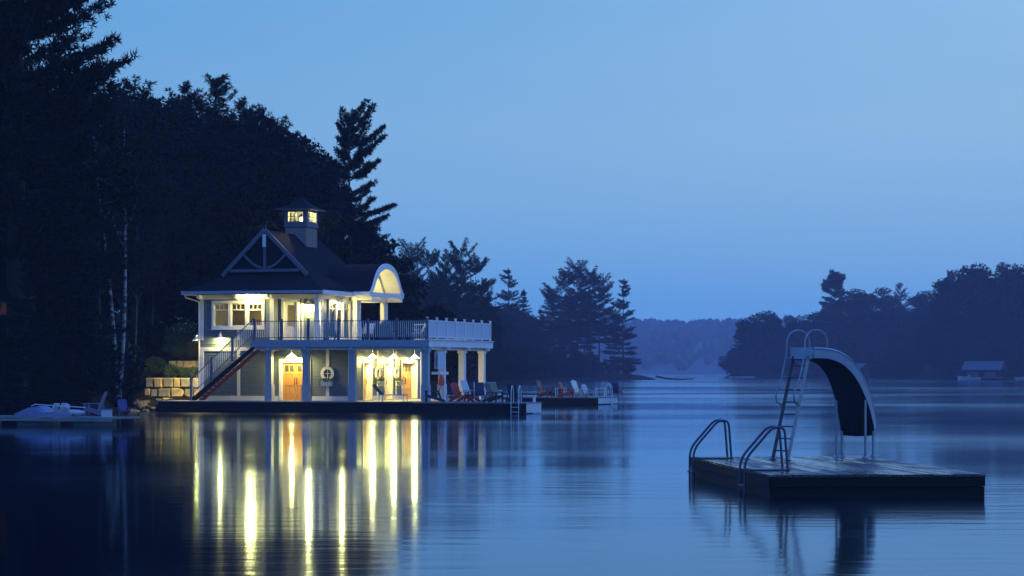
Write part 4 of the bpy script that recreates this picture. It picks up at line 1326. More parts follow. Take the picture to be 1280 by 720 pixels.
# light inside the lantern and the upper room
lt = empty('lantern_lamp', W(cu, cv, 11.1), -BA, 'glowing lamp inside the glazed cupola on the roof', 'lamp')
m_ = MB(); m_.lathe([(0.005, 0.14), (0.07, 0.1), (0.09, 0.0), (0.05, -0.1), (0.03, -0.47)], n=12); m_.build('bulb', M['bulb'], lt, smooth=True)
point(lt, (0.3, -0.2, 0.28), 300, 0.05)
rl_ = empty('table_lamp', W(-10.9, 4.2, 5.0), -BA, 'lamp glowing in the room behind the triple window', 'lamp')
m_ = MB(); m_.lathe([(0.12, 0.2), (0.2, -0.02), (0.19, -0.02), (0.11, 0.2)], n=14); m_.build('lamp_shade', M['cream'], rl_)
m_ = MB(); m_.lathe([(0.02, 0.1), (0.03, -0.4), (0.12, -0.98), (0.12, -1.0)], n=10); m_.build('lamp_base', M['handle'], rl_)
point(rl_, (0, 0, 0.3), 22, 0.08)

# ------------------------------------------------------------------ docks
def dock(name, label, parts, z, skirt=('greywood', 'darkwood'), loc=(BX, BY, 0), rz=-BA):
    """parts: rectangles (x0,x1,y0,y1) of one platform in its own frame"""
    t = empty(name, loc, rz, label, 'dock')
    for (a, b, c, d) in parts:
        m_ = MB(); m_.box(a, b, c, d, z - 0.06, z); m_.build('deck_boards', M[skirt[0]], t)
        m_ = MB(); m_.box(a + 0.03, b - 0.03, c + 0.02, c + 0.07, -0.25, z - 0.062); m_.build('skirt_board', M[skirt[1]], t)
        m_ = MB(); m_.box(b - 0.07, b - 0.02, c + 0.08, d - 0.05, 0.06, z - 0.062); m_.build('skirt_board', M['post'], t)  # right side kept pale in colour to stand for the brighter sky there
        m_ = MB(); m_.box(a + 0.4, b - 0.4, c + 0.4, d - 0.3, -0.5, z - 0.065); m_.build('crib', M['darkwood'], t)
    return t
dock('boathouse_dock', 'long lit dock running along the front of the boathouse', [(-15.3, -0.3, -1.5, 1.45), (-4.9, 0.4, 1.46, 13.0)], FL - 0.003)
dock('side_dock', 'blue grey dock with deck chairs jutting out past the boathouse columns', [(-0.28, 6.15, -2.0, 0.9)], FL - 0.02)
sd = dock('finger_dock', 'low dock with white chairs and ladder lying beyond the boathouse', [(-9.5, 0.0, 0.0, 5.2)], 0.5, loc=(5.78, 166.0, 0))
# dock ladders
def dock_ladder(name, label, loc, rz, w=0.42, h=0.9):
    t = empty(name, loc, rz, label, 'ladder')
    for s in (-1, 1):
        m_ = MB()
        x = s * w / 2
        m_.tube([(x, 0.35, 0), (x, 0.34, h * 0.7), (x, 0.24, h * 0.95), (x, 0.10, h), (x, -0.06, h * 0.75), (x, -0.10, -0.2), (x, -0.10, -0.9)], 0.024, 6)
        m_.build('rail', M['alu'], t)
    for k in range(3):
        m_ = MB(); m_.tube([(-w / 2, -0.10, -0.25 - 0.25 * k), (w / 2, -0.10, -0.25 - 0.25 * k)], 0.018, 6); m_.build('rung', M['alu'], t)
    return t
p = W(5.55, -2.02, FL - 0.02); dock_ladder('dock_ladder', 'pale tube ladder at the end of the dock with the deck chairs', p, -BA)
dock_ladder('dock_ladder', 'pale tube ladder at the far end of the low dock beyond the boathouse', (5.78 + math.sin(BA) * 3.2 + 0.0, 166 + math.cos(BA) * 3.2, 0.5), -BA + R(90))

# ------------------------------------------------------------------ furniture
def adirondack(loc, rz, mt, label, group=None, s=1.0, slats=6):
    t = empty('adirondack_chair', loc, rz, label, 'chair', group)
    t.scale = (s, s, s)
    w = 0.56
    for k in range(slats):                      # chair faces -y
        x = -w / 2 + w * (k + 0.5) / slats
        hgt = 0.78 + 0.14 * math.cos((k - (slats - 1) / 2) / slats * 2.6)
        m_ = MB(); m_.bar((x * 0.8, 0.12, 0.24), (x * 1.08, 0.12 + 0.36 * hgt, 0.24 + 0.86 * hgt), w / slats * 0.86, 0.022, up=(0, -1, 0.4)); m_.build('back_slat', M[mt], t)
    for k in range(5):
        y = -0.42 + k * 0.12
        m_ = MB(); m_.box(-w / 2, w / 2, y, y + 0.10, 0.37 - 0.03 * k - 0.02, 0.37 - 0.03 * k); m_.build('seat_slat', M[mt], t)
    for sgn in (-1, 1):
        m_ = MB(); m_.box(sgn * (w / 2 + 0.04) - 0.02, sgn * (w / 2 + 0.04) + 0.02, -0.42, -0.32, 0, 0.52); m_.build('leg', M[mt], t)
        m_ = MB(); m_.bar((sgn * (w / 2 + 0.0), -0.40, 0.32), (sgn * (w / 2 + 0.0), 0.52, 0.04), 0.025, 0.13); m_.build('side_rail', M[mt], t)
        m_ = MB(); m_.box(sgn * (w / 2 + 0.06) - 0.075, sgn * (w / 2 + 0.06) + 0.075, -0.50, 0.26, 0.52, 0.545); m_.build('arm', M[mt], t)
        m_ = MB(); m_.bar((sgn * (w / 2 + 0.03), 0.2, 0.52), (sgn * (w / 2 + 0.03), 0.38, 0.0), 0.025, 0.08); m_.build('leg', M[mt], t)
    return t

def sling_chair(loc, rz, mt, frame, label, group=None, tall=0.95):
    t = empty('sling_chair', loc, rz, label, 'chair', group)
    m_ = MB(); m_.bar((0, 0.18, 0.36), (0, 0.48, tall), 0.5, 0.02, up=(0, -1, 0.3)); m_.build('backrest', M[mt], t)
    m_ = MB(); m_.bar((0, -0.28, 0.42), (0, 0.18, 0.36), 0.5, 0.02); m_.build('seat', M[mt], t)
    for s in (-1, 1):
        x = s * 0.27
        m_ = MB(); m_.tube([(x, -0.3, 0.0), (x, -0.28, 0.42), (x, 0.18, 0.36), (x, 0.50, tall + 0.02)], 0.016, 6); m_.build('frame', M[frame], t)
        m_ = MB(); m_.tube([(x, 0.4, 0.0), (x, 0.16, 0.36), (x, -0.1, 0.6)], 0.016, 6); m_.build('leg', M[frame], t)
        m_ = MB(); m_.box(x - 0.03, x + 0.03, -0.25, 0.3, 0.6, 0.63); m_.build('arm', M[frame], t)
    return t

def chaise(loc, rz, mt, frame, label, back=50):
    t = empty('chaise_lounge', loc, rz, label, 'lounge chair')      # head toward -x
    m_ = MB(); m_.box(-0.35, 1.0, -0.29, 0.29, 0.34, 0.37); m_.build('bed', M[mt], t)
    c, s = math.cos(R(back)), math.sin(R(back))
    m_ = MB(); m_.bar((-0.36, 0, 0.36), (-0.36 - 0.72 * c, 0, 0.36 + 0.72 * s), 0.56, 0.03, up=(0, 1, 0) if False else (0, 0, 1)); m_.build('backrest', M[mt], t)
    for y in (-0.31, 0.31):
        m_ = MB(); m_.bar((-0.45, y, 0.35), (1.02, y, 0.35), 0.03, 0.05); m_.build('side_rail', M[frame], t)
        for x in (-0.40, 0.95, -0.22):
            if x == -0.22 and y > 0: continue
            m_ = MB(); m_.tube([(x, y, 0.35), (x + (0.04 if x > 0 else -0.04), y, 0.0)], 0.018, 6); m_.build('leg', M[frame], t)
    return t

FD = FL - 0.003
SDK = FL - 0.02
chaise(W(-2.0, -0.75, FD), -BA, 'navy', 'alu', 'low chaise lounge with its back raised in front of the lit side porch', 48)
adirondack(W(0.75, -1.2, SDK), -BA + R(-70), 'navy', 'navy adirondack chair beside the corner column with the orange vest', s=1.12)
adirondack(W(1.75, 0.1, SDK), -BA + R(60), 'red', 'bright red adirondack chair between the porch columns')
adirondack(W(2.55, -0.1, SDK), -BA + R(-120), 'red', 'red low chair facing the white sling chair', s=0.8)
sling_chair(W(2.30, 0.35, SDK), -BA + R(70), 'whiteplastic', 'alu', 'white sling chair with pale frame among the red chairs', tall=1.15)
sling_chair(W(3.15, -0.7, SDK), -BA + R(20), 'navy', 'alu', 'dark navy sling chair seen from behind beside the cream chair', tall=1.05)
sling_chair(W(3.75, 0.2, SDK), -BA + R(170), 'cream', 'cream', 'cream chair standing between the two dark chairs', tall=1.05)
adirondack(W(4.05, -1.1, SDK), -BA + R(75), 'brown', 'dark brown adirondack chair next to the cream chair')
adirondack(W(5.05, -0.6, SDK), -BA + R(175), 'navy', 'dark blue adirondack chair beside the dock ladder', s=0.95)
# low white bench behind the chairs
bn = empty('bench', W(2.0, 0.6, SDK), -BA, 'long low white bench along the back of the chair dock', 'bench')
m_ = MB(); m_.box(-1.2, 3.9, -0.15, 0.2, 0.30, 0.36); m_.build('seat', M['white'], bn)
for x in (-1.1, -0.1, 0.9, 1.9, 2.9, 3.8):
    m_ = MB(); m_.box(x - 0.04, x + 0.04, -0.12, 0.17, 0.0, 0.298); m_.build('leg', M['white'], bn)
# shelf with rescue board by the corner column
sh = empty('notice_board', W(0.05, 1.9, FL), -BA, 'white framed board on a post with a small shelf beside the corner column', 'board')
m_ = MB(); m_.box(-0.05, 0.05, -0.05, 0.05, 0.0, 2.75); m_.build('post', M['white'], sh)
m_ = MB(); m_.box(-0.12, -0.051, -0.62, 0.62, 1.75, 2.7); m_.box(0.0505, 0.08, -0.62, 0.62, 1.75, 2.7); m_.build('panel', M['screen'], sh)
m_ = MB(); m_.box(-0.22, 0.22, -0.8, 0.8, 1.45, 1.6); m_.build('shelf', M['white'], sh)
ov_ = empty('life_vest', W(0.36, 1.2, FL), -BA, 'orange life vest hanging under the shelf of the white board', 'life vest')
m_ = MB(); m_.lathe([(0.01, 1.42), (0.10, 1.38), (0.17, 1.2), (0.19, 1.0), (0.15, 0.86), (0.01, 0.84)], n=12)
m_.v = [(x, y * 0.6, z) for x, y, z in m_.v]
m_.build('body', M['orange'], ov_, smooth=True)
m_ = MB(); m_.tube([(0, 0, 1.4), (-0.08, 0, 1.47)], 0.02, 6); m_.build('strap', M['navy'], ov_)

# finger dock furniture
def fd(x, y): return (5.78 + math.cos(BA) * x + math.sin(BA) * y, 166 - math.sin(BA) * x + math.cos(BA) * y, 0.5)
adirondack(fd(-4.2, 1.5), -BA + R(80), 'rust', 'orange brown adirondack chair at the inner end of the low dock', s=1.1)
adirondack(fd(-3.5, 2.2), -BA + R(-100), 'brown', 'small brown chair facing the orange brown one on the low dock', s=0.75)
adirondack(fd(-2.6, 1.2), -BA + R(85), 'red', 'red adirondack chair between the white table and the white chair', s=1.0)
adirondack(fd(-1.9, 2.0), -BA + R(70), 'cream', 'cream white adirondack chair in the middle of the low dock', s=1.12)
adirondack(fd(-1.1, 1.2), -BA + R(60), 'whiteplastic', 'low white adirondack chair leaning beside the cream one', s=0.85)
adirondack(fd(0.0, 4.6), -BA + R(180), 'purple', 'purple adirondack chair near the end of the low dock', s=1.0)
def side_table(loc, label):
    t = empty('side_table', loc, -BA, label, 'table')
    m_ = MB(); m_.box(-0.35, 0.35, -0.3, 0.3, 0.58, 0.62); m_.build('table_top', M['white'], t)
    for x in (-0.3, 0.3):
        for y in (-0.25, 0.25):
            m_ = MB(); m_.box(x - 0.03, x + 0.03, y - 0.03, y + 0.03, 0, 0.578); m_.build('leg', M['white'], t)
side_table(fd(-3.0, 1.4), 'white table between the brown and the red chair on the low dock')
side_table(fd(-0.4, 2.2), 'white table on the outer side of the white chairs on the low dock')
# upper deck furniture
UD = DK
adirondack(W(-6.1, 1.2, UD), -BA + R(30), 'navy', 'dark chair on the upper deck below the corner of the eave')
sling_chair(W(-4.1, 1.6, UD), -BA, 'cream', 'cream', 'cream chair on the upper deck in front of the near porch columns')
sling_chair(W(-3.0, 1.9, UD), -BA + R(40), 'whiteplastic', 'white', 'white chair at the round table on the upper deck')
sling_chair(W(-1.3, 2.0, UD), -BA + R(-60), 'whiteplastic', 'white', 'white chair near the screen railing on the upper deck')
sling_chair(W(-1.9, 1.3, UD), -BA + R(180), 'navy', 'rail', 'dark chair on the upper deck between two white chairs')
tb_ = empty('round_table', W(-2.2, 2.3, UD), -BA, 'round dark table with white chairs on the upper deck', 'table')
m_ = MB(); m_.lathe([(0.0, 0.72), (0.55, 0.72), (0.55, 0.69), (0.0, 0.69)], n=24); m_.build('table_top', M['rail'], tb_)
m_ = MB(); m_.lathe([(0.04, 0.69), (0.04, 0.06), (0.28, 0.03), (0.28, 0.0)], n=14); m_.build('pedestal', M['rail'], tb_)
gr = empty('barbecue', W(-2.75, 0.95, UD), -BA, 'covered barbecue on the upper deck behind the railing', 'barbecue')
m_ = MB(); m_.hexa([(-0.35, -0.28, 0), (0.35, -0.28, 0), (0.35, 0.28, 0), (-0.35, 0.28, 0), (-0.30, -0.22, 0.9), (0.30, -0.22, 0.9), (0.30, 0.22, 0.9), (-0.30, 0.22, 0.9)]); m_.build('cover', M['cloth'], gr)
m_ = MB(); m_.lathe([(0.3, 0.9), (0.26, 1.0), (0.15, 1.06), (0.0, 1.08)], n=14); m_.build('lid', M['cloth'], gr)

# flower boxes under the round windows
def leafy(name, n, seed, sx, sy, sz, size, m):
    rng = np.random.default_rng(seed)
    P = rng.normal(0, 1, (n, 3)) * np.array([sx, sy, sz])
    a = rng.normal(0, 1, (n, 3)); a /= np.linalg.norm(a, axis=1, keepdims=True)
    b = np.cross(a, rng.normal(0, 1, (n, 3))); b /= np.linalg.norm(b, axis=1, keepdims=True)
    s = size * rng.uniform(0.6, 1.4, (n, 1))
    V = np.stack([P - a * s, P + b * s * 0.6, P + a * s, P - b * s * 0.6], 1).reshape(-1, 3)
    return np_mesh(name, V, np.arange(n * 4).reshape(-1, 4), m)
def flower_box(u, v, z, rz, label, seed, red=8):
    t = empty('flower_box', W(u, v, z), rz, label, 'flower box')
    m_ = MB(); m_.hexa([(-0.30, -0.20, 0), (0.30, -0.20, 0), (0.30, 0.0, 0), (-0.30, 0.0, 0), (-0.34, -0.24, 0.27), (0.34, -0.24, 0.27), (0.34, 0.0, 0.27), (-0.34, 0.0, 0.27)]); m_.build('box', M['white'], t)
    add_obj('leaves', leafy('leaves', 150, seed, 0.17, 0.07, 0.07, 0.05, M['leaf2']), t, (0, -0.12, 0.33))
    add_obj('trailing_leaves', leafy('trailing_leaves', 60, seed + 1, 0.06, 0.05, 0.10, 0.045, M['leaf2']), t, (-0.36, -0.16, 0.22))
    if red: add_obj('blooms', leafy('blooms', red, seed + 2, 0.18, 0.07, 0.06, 0.045, M['flower']), t, (0.08, -0.14, 0.40))
flower_box(-6.37, VF - 0.10, 1.42, -BA, 'white flower box under the round window of the front wall', 3, 4)
flower_box(UR + 0.10, 5.55, 1.42, -BA + R(90), 'white flower box between the first two side porch doors', 7, 8)
flower_box(UR + 0.10, 8.68, 1.42, -BA + R(90), 'white flower box with red blooms before the wide side porch door', 9, 26)

# ------------------------------------------------------------------ retaining walls, shore rocks, shrubs
def stone_mesh(rnd, w, h, d):
    n = 2
    vs, fs = [], []
    j = 0.06
    ps = []
    for (x, y, z) in ((0, 0, 0), (1, 0, 0), (1, 1, 0), (0, 1, 0), (0, 0, 1), (1, 0, 1), (1, 1, 1), (0, 1, 1)):
        ps.append((x * w + rnd.uniform(-j, j) * w * 0.4, y * d + rnd.uniform(-j, j) * 0.5, z * h + rnd.uniform(-j, j) * h * 0.5))
    m_ = MB().hexa(ps)
    # chamfered proud face
    c = [Vector(p) for p in (ps[0], ps[1], ps[5], ps[4])]
    cen = sum(c, Vector()) / 4
    f = [cen + (p - cen) * rnd.uniform(0.72, 0.86) + Vector((0, -0.07 - rnd.uniform(0, 0.05), 0)) for p in c]
    m_.f.remove((0, 1, 5, 4))
    k = len(m_.v)
    m_.v += [tuple(p) for p in f]
    o = (0, 1, 5, 4)
    m_.f.append((k, k + 1, k + 2, k + 3))
    for i in range(4):
        i2 = (i + 1) % 4
        m_.f.append((o[i], o[i2], k + i2, k + i))
    return m_
def stone_wall(name, label, loc, rz, rows, seed):
    t = empty(name, loc, rz, label, 'wall')
    rnd = random.Random(seed)
    z = 0.0
    for (L, h, x0) in rows:
        x = x0
        while x < x0 + L - 0.2:
            w = min(rnd.uniform(0.38, 0.85), x0 + L - x)
            m_ = stone_mesh(rnd, w - 0.05, h - 0.045, 0.55)
            o = m_.build('stone', M['stone'] if rnd.random() < 0.62 else M['stone2'], t)
            o.location = (x, rnd.uniform(-0.05, 0.05), z)
            x += w
        z += h
    return t
stone_wall('retaining_wall', 'retaining wall of squared golden stones at the left corner of the boathouse', W(-18.25, 3.4, 0.30), -BA, [(4.15, 0.47, 0.0), (4.3, 0.54, -0.15), (4.2, 0.60, -0.05)], 4)
stone_wall('retaining_wall', 'low upper row of grey stones on the slope above the golden wall', W(-17.9, 5.7, 2.45), -BA, [(3.7, 0.45, 0.0)], 8)
rock_rng = random.Random(12)
def rock(loc, s, seed):
    rg = np.random.default_rng(seed)
    m_ = MB()
    prof = [(0.0, -0.5), (0.7, -0.4), (1.0, 0.0), (0.8, 0.4), (0.35, 0.6), (0.0, 0.65)]
    m_.lathe(prof, n=7)
    V = np.array(m_.v)
    V = V + rg.normal(0, 0.11, V.shape)
    ax_ = rg.uniform(0.7, 1.3, 3)
    m_.v = [tuple(p) for p in V * ax_ * s]
    o = m_.build('shore_rock', M['rock'])
    o.location = loc
    o.rotation_euler = (0, 0, rg.uniform(0, 6))
    return tag(o, 'small broken rock at the waterline left of the lit dock', 'rock', 'rocks heaped at the end of the dock')
for k in range(40):
    u, v = rock_rng.uniform(-19.6, -16.1), rock_rng.uniform(-0.8, 3.2)
    X, Y, _z = W(u, v)
    z = float(h_left(np.array([X]), np.array([Y]))[0])
    s_ = rock_rng.uniform(0.14, 0.36)
    rock((X, Y, max(z, -0.15) + s_ * 0.35), s_, 200 + k)
for u, v, hh in ((-17.4, 4.7, 0.75), (-16.7, 4.9, 0.55), (-16.0, 4.7, 0.6), (-15.3, 4.9, 0.5), (-14.8, 4.7, 0.45), (-17.6, 7.0, 1.5), (-16.7, 7.2, 1.3), (-15.8, 7.0, 1.5), (-14.9, 7.3, 1.3), (-18.8, 5.4, 1.0), (-19.9, 4.4, 1.0), (-20.8, 2.6, 1.2)):
    p = W(u, v)
    tree('shrub', 'shrub', 'rounded garden shrub on the terraced slope beside the stone walls', 'shrubs on the terraced slope', u * 10 + v, p[1], h=hh, cat='shrub', x=p[0])
hyd = tree('shrub', 'hydrangea_bush', 'bush with white blooms against the left corner of the boathouse', None, 226, 146.2, h=1.9, cat='shrub')
add_obj('blooms', leafy('blooms', 70, 33, 0.55, 0.5, 0.25, 0.06, M['wflower']), hyd, (0, -0.3, 1.35))
# driftwood off the point
dw = empty('driftwood', (38.5, 640, 0), 0.1, 'fallen log lying in the water off the tip of the wooded point', 'log')
m_ = MB(); m_.tube([(-1.5, 0, 0.9), (1.5, -0.5, 0.35), (5.0, -1.0, 0.15), (8.5, -1.2, 0.3)], [0.28, 0.25, 0.2, 0.12], 7); m_.build('trunk', M['bark'], dw)
m_ = MB(); m_.tube([(3.5, -0.8, 0.2), (4.2, -1.0, 1.1)], [0.1, 0.03], 5); m_.tube([(6.5, -1.1, 0.2), (6.2, -1.3, 0.9)], [0.08, 0.03], 5); m_.build('snag', M['bark'], dw)

# ------------------------------------------------------------------ floating dock with pedal boat, left foreground
fl = empty('floating_dock', (-15.5, 102.6, 0), R(158), 'thin floating dock on dark float blocks at the foot of the towering pine', 'dock')
m_ = MB(); m_.box(0, 12.0, -0.2, 2.0, 0.30, 0.38); m_.build('deck_boards', M['greywood'], fl)
m_ = MB(); m_.box(0.0, 12.0, 2.003, 2.05, 0.20, 0.37); m_.build('edge_board', M['greywood'], fl)
for x in (0.9, 3.6, 6.5, 9.3):
    m_ = MB(); m_.box(x, x + 1.0, 0.15, 1.9, -0.2, 0.298); m_.build('float_block', M['under'], fl)
fA = R(158)
def FLT(x, y, z=0.38):
    return (-15.5 + math.cos(fA) * x - math.sin(fA) * y, 102.6 + math.sin(fA) * x + math.cos(fA) * y, z)
# pedal boat hauled on the dock
pbt = empty('pedal_boat', FLT(3.3, 0.9), fA + math.pi, 'mauve and white pedal boat lying on the floating dock', 'pedal boat')
m_ = MB()
sect = [(-2.3, 0.05, 0.10), (-2.0, 0.45, 0.16), (-1.3, 0.65, 0.42), (-0.75, 0.68, 0.50), (-0.5, 0.68, 0.34), (-0.2, 0.68, 0.18), (0.3, 0.66, 0.20), (0.45, 0.62, 0.24), (0.75, 0.5, 0.16), (0.95, 0.3, 0.12)]
vs, fs = [], []
for (x, w, h) in sect:
    vs += [(x, -w, 0.0), (x, -w * 0.96, h * 0.7), (x, -w * 0.6, h), (x, w * 0.6, h), (x, w * 0.96, h * 0.7), (x, w, 0.0)]
for i in range(len(sect) - 1):
    for j in range(5): fs.append((i * 6 + j, (i + 1) * 6 + j, (i + 1) * 6 + j + 1, i * 6 + j + 1))
    fs.append((i * 6 + 5, (i + 1) * 6 + 5, (i + 1) * 6, i * 6))
fs += [(0, 1, 2, 3, 4, 5), tuple((len(sect) - 1) * 6 + j for j in (5, 4, 3, 2, 1, 0))]
m_.add(vs, fs); m_.build('hull', M['plum'], pbt)
pbt.scale = (0.9, 0.9, 0.85)
for y in (-0.33, 0.33):
    m_ = MB(); m_.bar((0.05, y, 0.2), (0.20, y, 0.62), 0.42, 0.09, up=(1, 0, 0.3)); m_.build('seat_back', M['whiteplastic'], pbt)
    m_ = MB(); m_.box(-0.3, 0.08, y - 0.2, y + 0.2, 0.19, 0.27); m_.build('seat', M['whiteplastic'], pbt)
m_ = MB(); m_.lathe([(0.0, 0.62), (0.11, 0.56), (0.13, 0.42), (0.08, 0.25), (0.06, 0.18)], (0.55, 0, 0), 10); m_.build('engine_cowl', M['whiteplastic'], pbt)
m_ = MB(); m_.tube([(-1.1, -0.45, 0.5), (-0.9, -0.45, 0.58), (1.8, -0.45, 0.44)], 0.022, 6); m_.build('grab_rail', M['alu'], pbt)
m_ = MB(); m_.tube([(0.7, 0, 0.2), (1.2, 0, 0.16), (1.5, 0, 0.2)], [0.14, 0.16, 0.05], 8); m_.build('float', M['whiteplastic'], pbt)
adirondack(FLT(1.75, 0.4), R(-95), 'plum', 'mauve adirondack chair beside the pedal boat on the floating dock', s=1.0)
adirondack(FLT(0.3, 0.6), R(20), 'purple', 'dark purple low chair at the tip of the floating dock', s=0.7)
bx = empty('cooler', FLT(0.55, 1.5), R(10), 'small pale cooler near the tip of the floating dock', 'cooler')
m_ = MB(); m_.box(-0.22, 0.22, -0.15, 0.15, 0, 0.28); m_.build('body', M['whiteplastic'], bx)
m_ = MB(); m_.box(-0.235, 0.235, -0.165, 0.165, 0.282, 0.33); m_.build('lid', M['plum'], bx)

# small cottage with one lit window deep in the trees
ct = empty('cottage', (-22.75, 111.0, 3.75), 0.1, 'dark cottage with one lit window half hidden by the shore trees', 'cottage')
m_ = MB(); m_.box(-1.6, 1.2, 0, 3.5, -3.6, 2.3); m_.build('wall', M['darkwood'], ct)
m_ = MB(); m_.prism([(-1.9, -0.4, 2.25), (1.5, -0.4, 2.25), (-0.2, -0.4, 3.6)], (0, 4.8, 0)); m_.build('roof', M['roof'], ct)
m_ = MB(); m_.box(-0.22, 0.22, -0.03, -0.005, 1.0, 1.6); wn_ = m_.build('window', M['handle'], ct)
m_ = MB(); m_.box(-0.15, 0.15, -0.045, -0.031, 1.06, 1.54); m_.build('pane', emit_mat('lit_pane', (1.0, 0.30, 0.05), 0.03, 0.01), wn_)

# ------------------------------------------------------------------ far bank buildings
def far_boathouse(loc, rz, w, d, h, rh, label, wallm, roofm):
    t = empty('far_boathouse', loc, rz, label, 'boathouse')
    m_ = MB(); m_.box(-w / 2, w / 2, -d / 2, d / 2, -0.8, h); m_.build('wall', M[wallm], t)
    m_ = MB()
    ov = 0.6
    m_.prism([(-w / 2 - ov, -d / 2 - ov, h - 0.1), (-w / 2 - ov, d / 2 + ov, h - 0.1), (-w / 2 - ov, 0, h + rh)], (w + 2 * ov, 0, 0))
    m_.build('roof', M[roofm], t)
    for x in (-w / 4, w / 4):
        m_ = MB(); m_.box(x - w * 0.16, x + w * 0.16, -d / 2 - 0.04, -d / 2 - 0.005, 0.2, h * 0.75); m_.build('boat_door', M['under'], t)
    m_ = MB(); m_.box(-w / 2 - 1.0, w / 2 + 1.0, -d / 2 - 2.2, -d / 2 - 0.06, 0.1, 0.45); m_.build('apron_dock', M['brown'], t)
    return t
far_boathouse((124.6, 654, 0.3), R(-25), 9.5, 6.5, 2.4, 2.2, 'little dark boathouse with a pale gabled roof on the far bank', 'darkwood', 'farroof')
far_boathouse((97.5, 704, 0.3), R(-40), 6, 5, 2.8, 1.4, 'small pale boathouse glimpsed behind the curve of the slide', 'farroof', 'farroof')
def motor_boat(loc, rz, label):
    t = empty('motor_boat', loc, rz, label, 'boat')
    m_ = MB()
    vs, fs = [], []
    for (x, w, z) in ((-3, 1.0, 0.75), (-1, 1.1, 0.75), (1, 1.0, 0.85), (2.4, 0.5, 0.98), (3.1, 0.05, 1.1)):
        vs += [(x, -w, z), (x * 0.95, -w * 0.6, 0.0), (x * 0.95, w * 0.6, 0.0), (x, w, z)]
    for i in range(4):
        for j in range(4): fs.append((i * 4 + j, (i + 1) * 4 + j, (i + 1) * 4 + (j + 1) % 4, i * 4 + (j + 1) % 4))
    fs += [(0, 1, 2, 3), (19, 18, 17, 16)]
    m_.add(vs, fs); m_.build('hull', M['whiteplastic'], t)
    m_ = MB(); m_.hexa([(0.2, -0.8, 0.8), (0.5, -0.8, 0.8), (0.5, 0.8, 0.8), (0.2, 0.8, 0.8), (-0.2, -0.7, 1.4), (-0.1, -0.7, 1.4), (-0.1, 0.7, 1.4), (-0.2, 0.7, 1.4)]); m_.build('windscreen', M['screen'], t)
    return t
motor_boat((119.0, 645, 0.0), R(170), 'white motor boat moored in front of the little far boathouse')
motor_boat((134.5, 648, 0.0), R(10), 'white motor boat at the right edge of the far bank')
pd = empty('swim_dock', (72.5, 792, 0), 0.1, 'small pale dock at the tip of the far bank', 'dock')
m_ = MB(); m_.box(-3.0, 5.0, -1.2, 1.2, 0.25, 0.5); m_.build('deck_boards', M['screen'], pd)
m_ = MB(); m_.box(-2.5, 4.5, -1.0, 1.0, -0.2, 0.248); m_.build('float_block', M['darkwood'], pd)

# ------------------------------------------------------------------ swim raft
RX, RY, RA = 4.55, 43.8, 0.08
RW, RL, RZ0 = 3.9, 9.3, 0.42
raft = empty('swim_raft', (RX, RY, 0), RA, 'dark wet wooden swim raft with a slide and two boarding ladders', 'raft')
wet = mat('wet_deck_plank', (0.035, 0.033, 0.034), 0.3, var=0.5, scale=1.6, bump=0.5, bscale=7, stretch=(3, 0.35, 1))
_nt = wet.node_tree          # puddled patches are smoother than the drying wood
_n = _nt.nodes.new('ShaderNodeTexNoise'); _n.inputs['Scale'].default_value = 1.1; _n.inputs['Detail'].default_value = 3
_mp = _nt.nodes.new('ShaderNodeMapping'); _mp.inputs['Scale'].default_value = (2.2, 0.55, 1)
_tc = _nt.nodes.new('ShaderNodeTexCoord'); _rr = _nt.nodes.new('ShaderNodeMapRange')
_rr.inputs[1].default_value = 0.42; _rr.inputs[2].default_value = 0.60; _rr.inputs[3].default_value = 0.10; _rr.inputs[4].default_value = 0.50
_nt.links.new(_tc.outputs['Object'], _mp.inputs[0]); _nt.links.new(_mp.outputs[0], _n.inputs['Vector']); _nt.links.new(_n.outputs['Fac'], _rr.inputs[0])
_nt.links.new(_rr.outputs[0], _nt.nodes['Principled BSDF'].inputs['Roughness'])
NPL = 28
pw = RW / NPL
prn = random.Random(3)
for k in range(NPL):
    m_ = MB()
    h = prn.uniform(-0.007, 0.003)
    tl = prn.uniform(-0.005, 0.005)
    x0, x1 = k * pw + 0.008, (k + 1) * pw - 0.008
    e0, e1 = prn.uniform(-0.015, 0.015), prn.uniform(-0.015, 0.015)
    m_.hexa([(x0, e0, RZ0 - 0.045), (x1, e0, RZ0 - 0.045), (x1, RL + e1, RZ0 - 0.045), (x0, RL + e1, RZ0 - 0.045), (x0, e0, RZ0 + h), (x1, e0, RZ0 + h + tl), (x1, RL + e1, RZ0 + h + tl), (x0, RL + e1, RZ0 + h)])
    m_.build('plank', wet, raft)
for (z0, z1, off) in ((0.205, 0.372, 0.0), (-0.02, 0.195, 0.03)):
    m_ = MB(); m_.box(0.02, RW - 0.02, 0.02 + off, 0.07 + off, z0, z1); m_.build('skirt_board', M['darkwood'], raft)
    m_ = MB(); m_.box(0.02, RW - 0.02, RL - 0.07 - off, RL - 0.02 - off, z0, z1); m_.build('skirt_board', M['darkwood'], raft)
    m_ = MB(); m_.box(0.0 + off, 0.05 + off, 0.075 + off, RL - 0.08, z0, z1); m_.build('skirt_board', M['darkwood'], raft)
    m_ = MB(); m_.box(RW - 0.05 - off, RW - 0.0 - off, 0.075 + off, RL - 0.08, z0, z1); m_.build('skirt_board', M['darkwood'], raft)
m_ = MB(); m_.box(0.15, RW - 0.15, 0.2, RL - 0.2, -0.4, RZ0 - 0.05); m_.build('float', M['under'], raft)
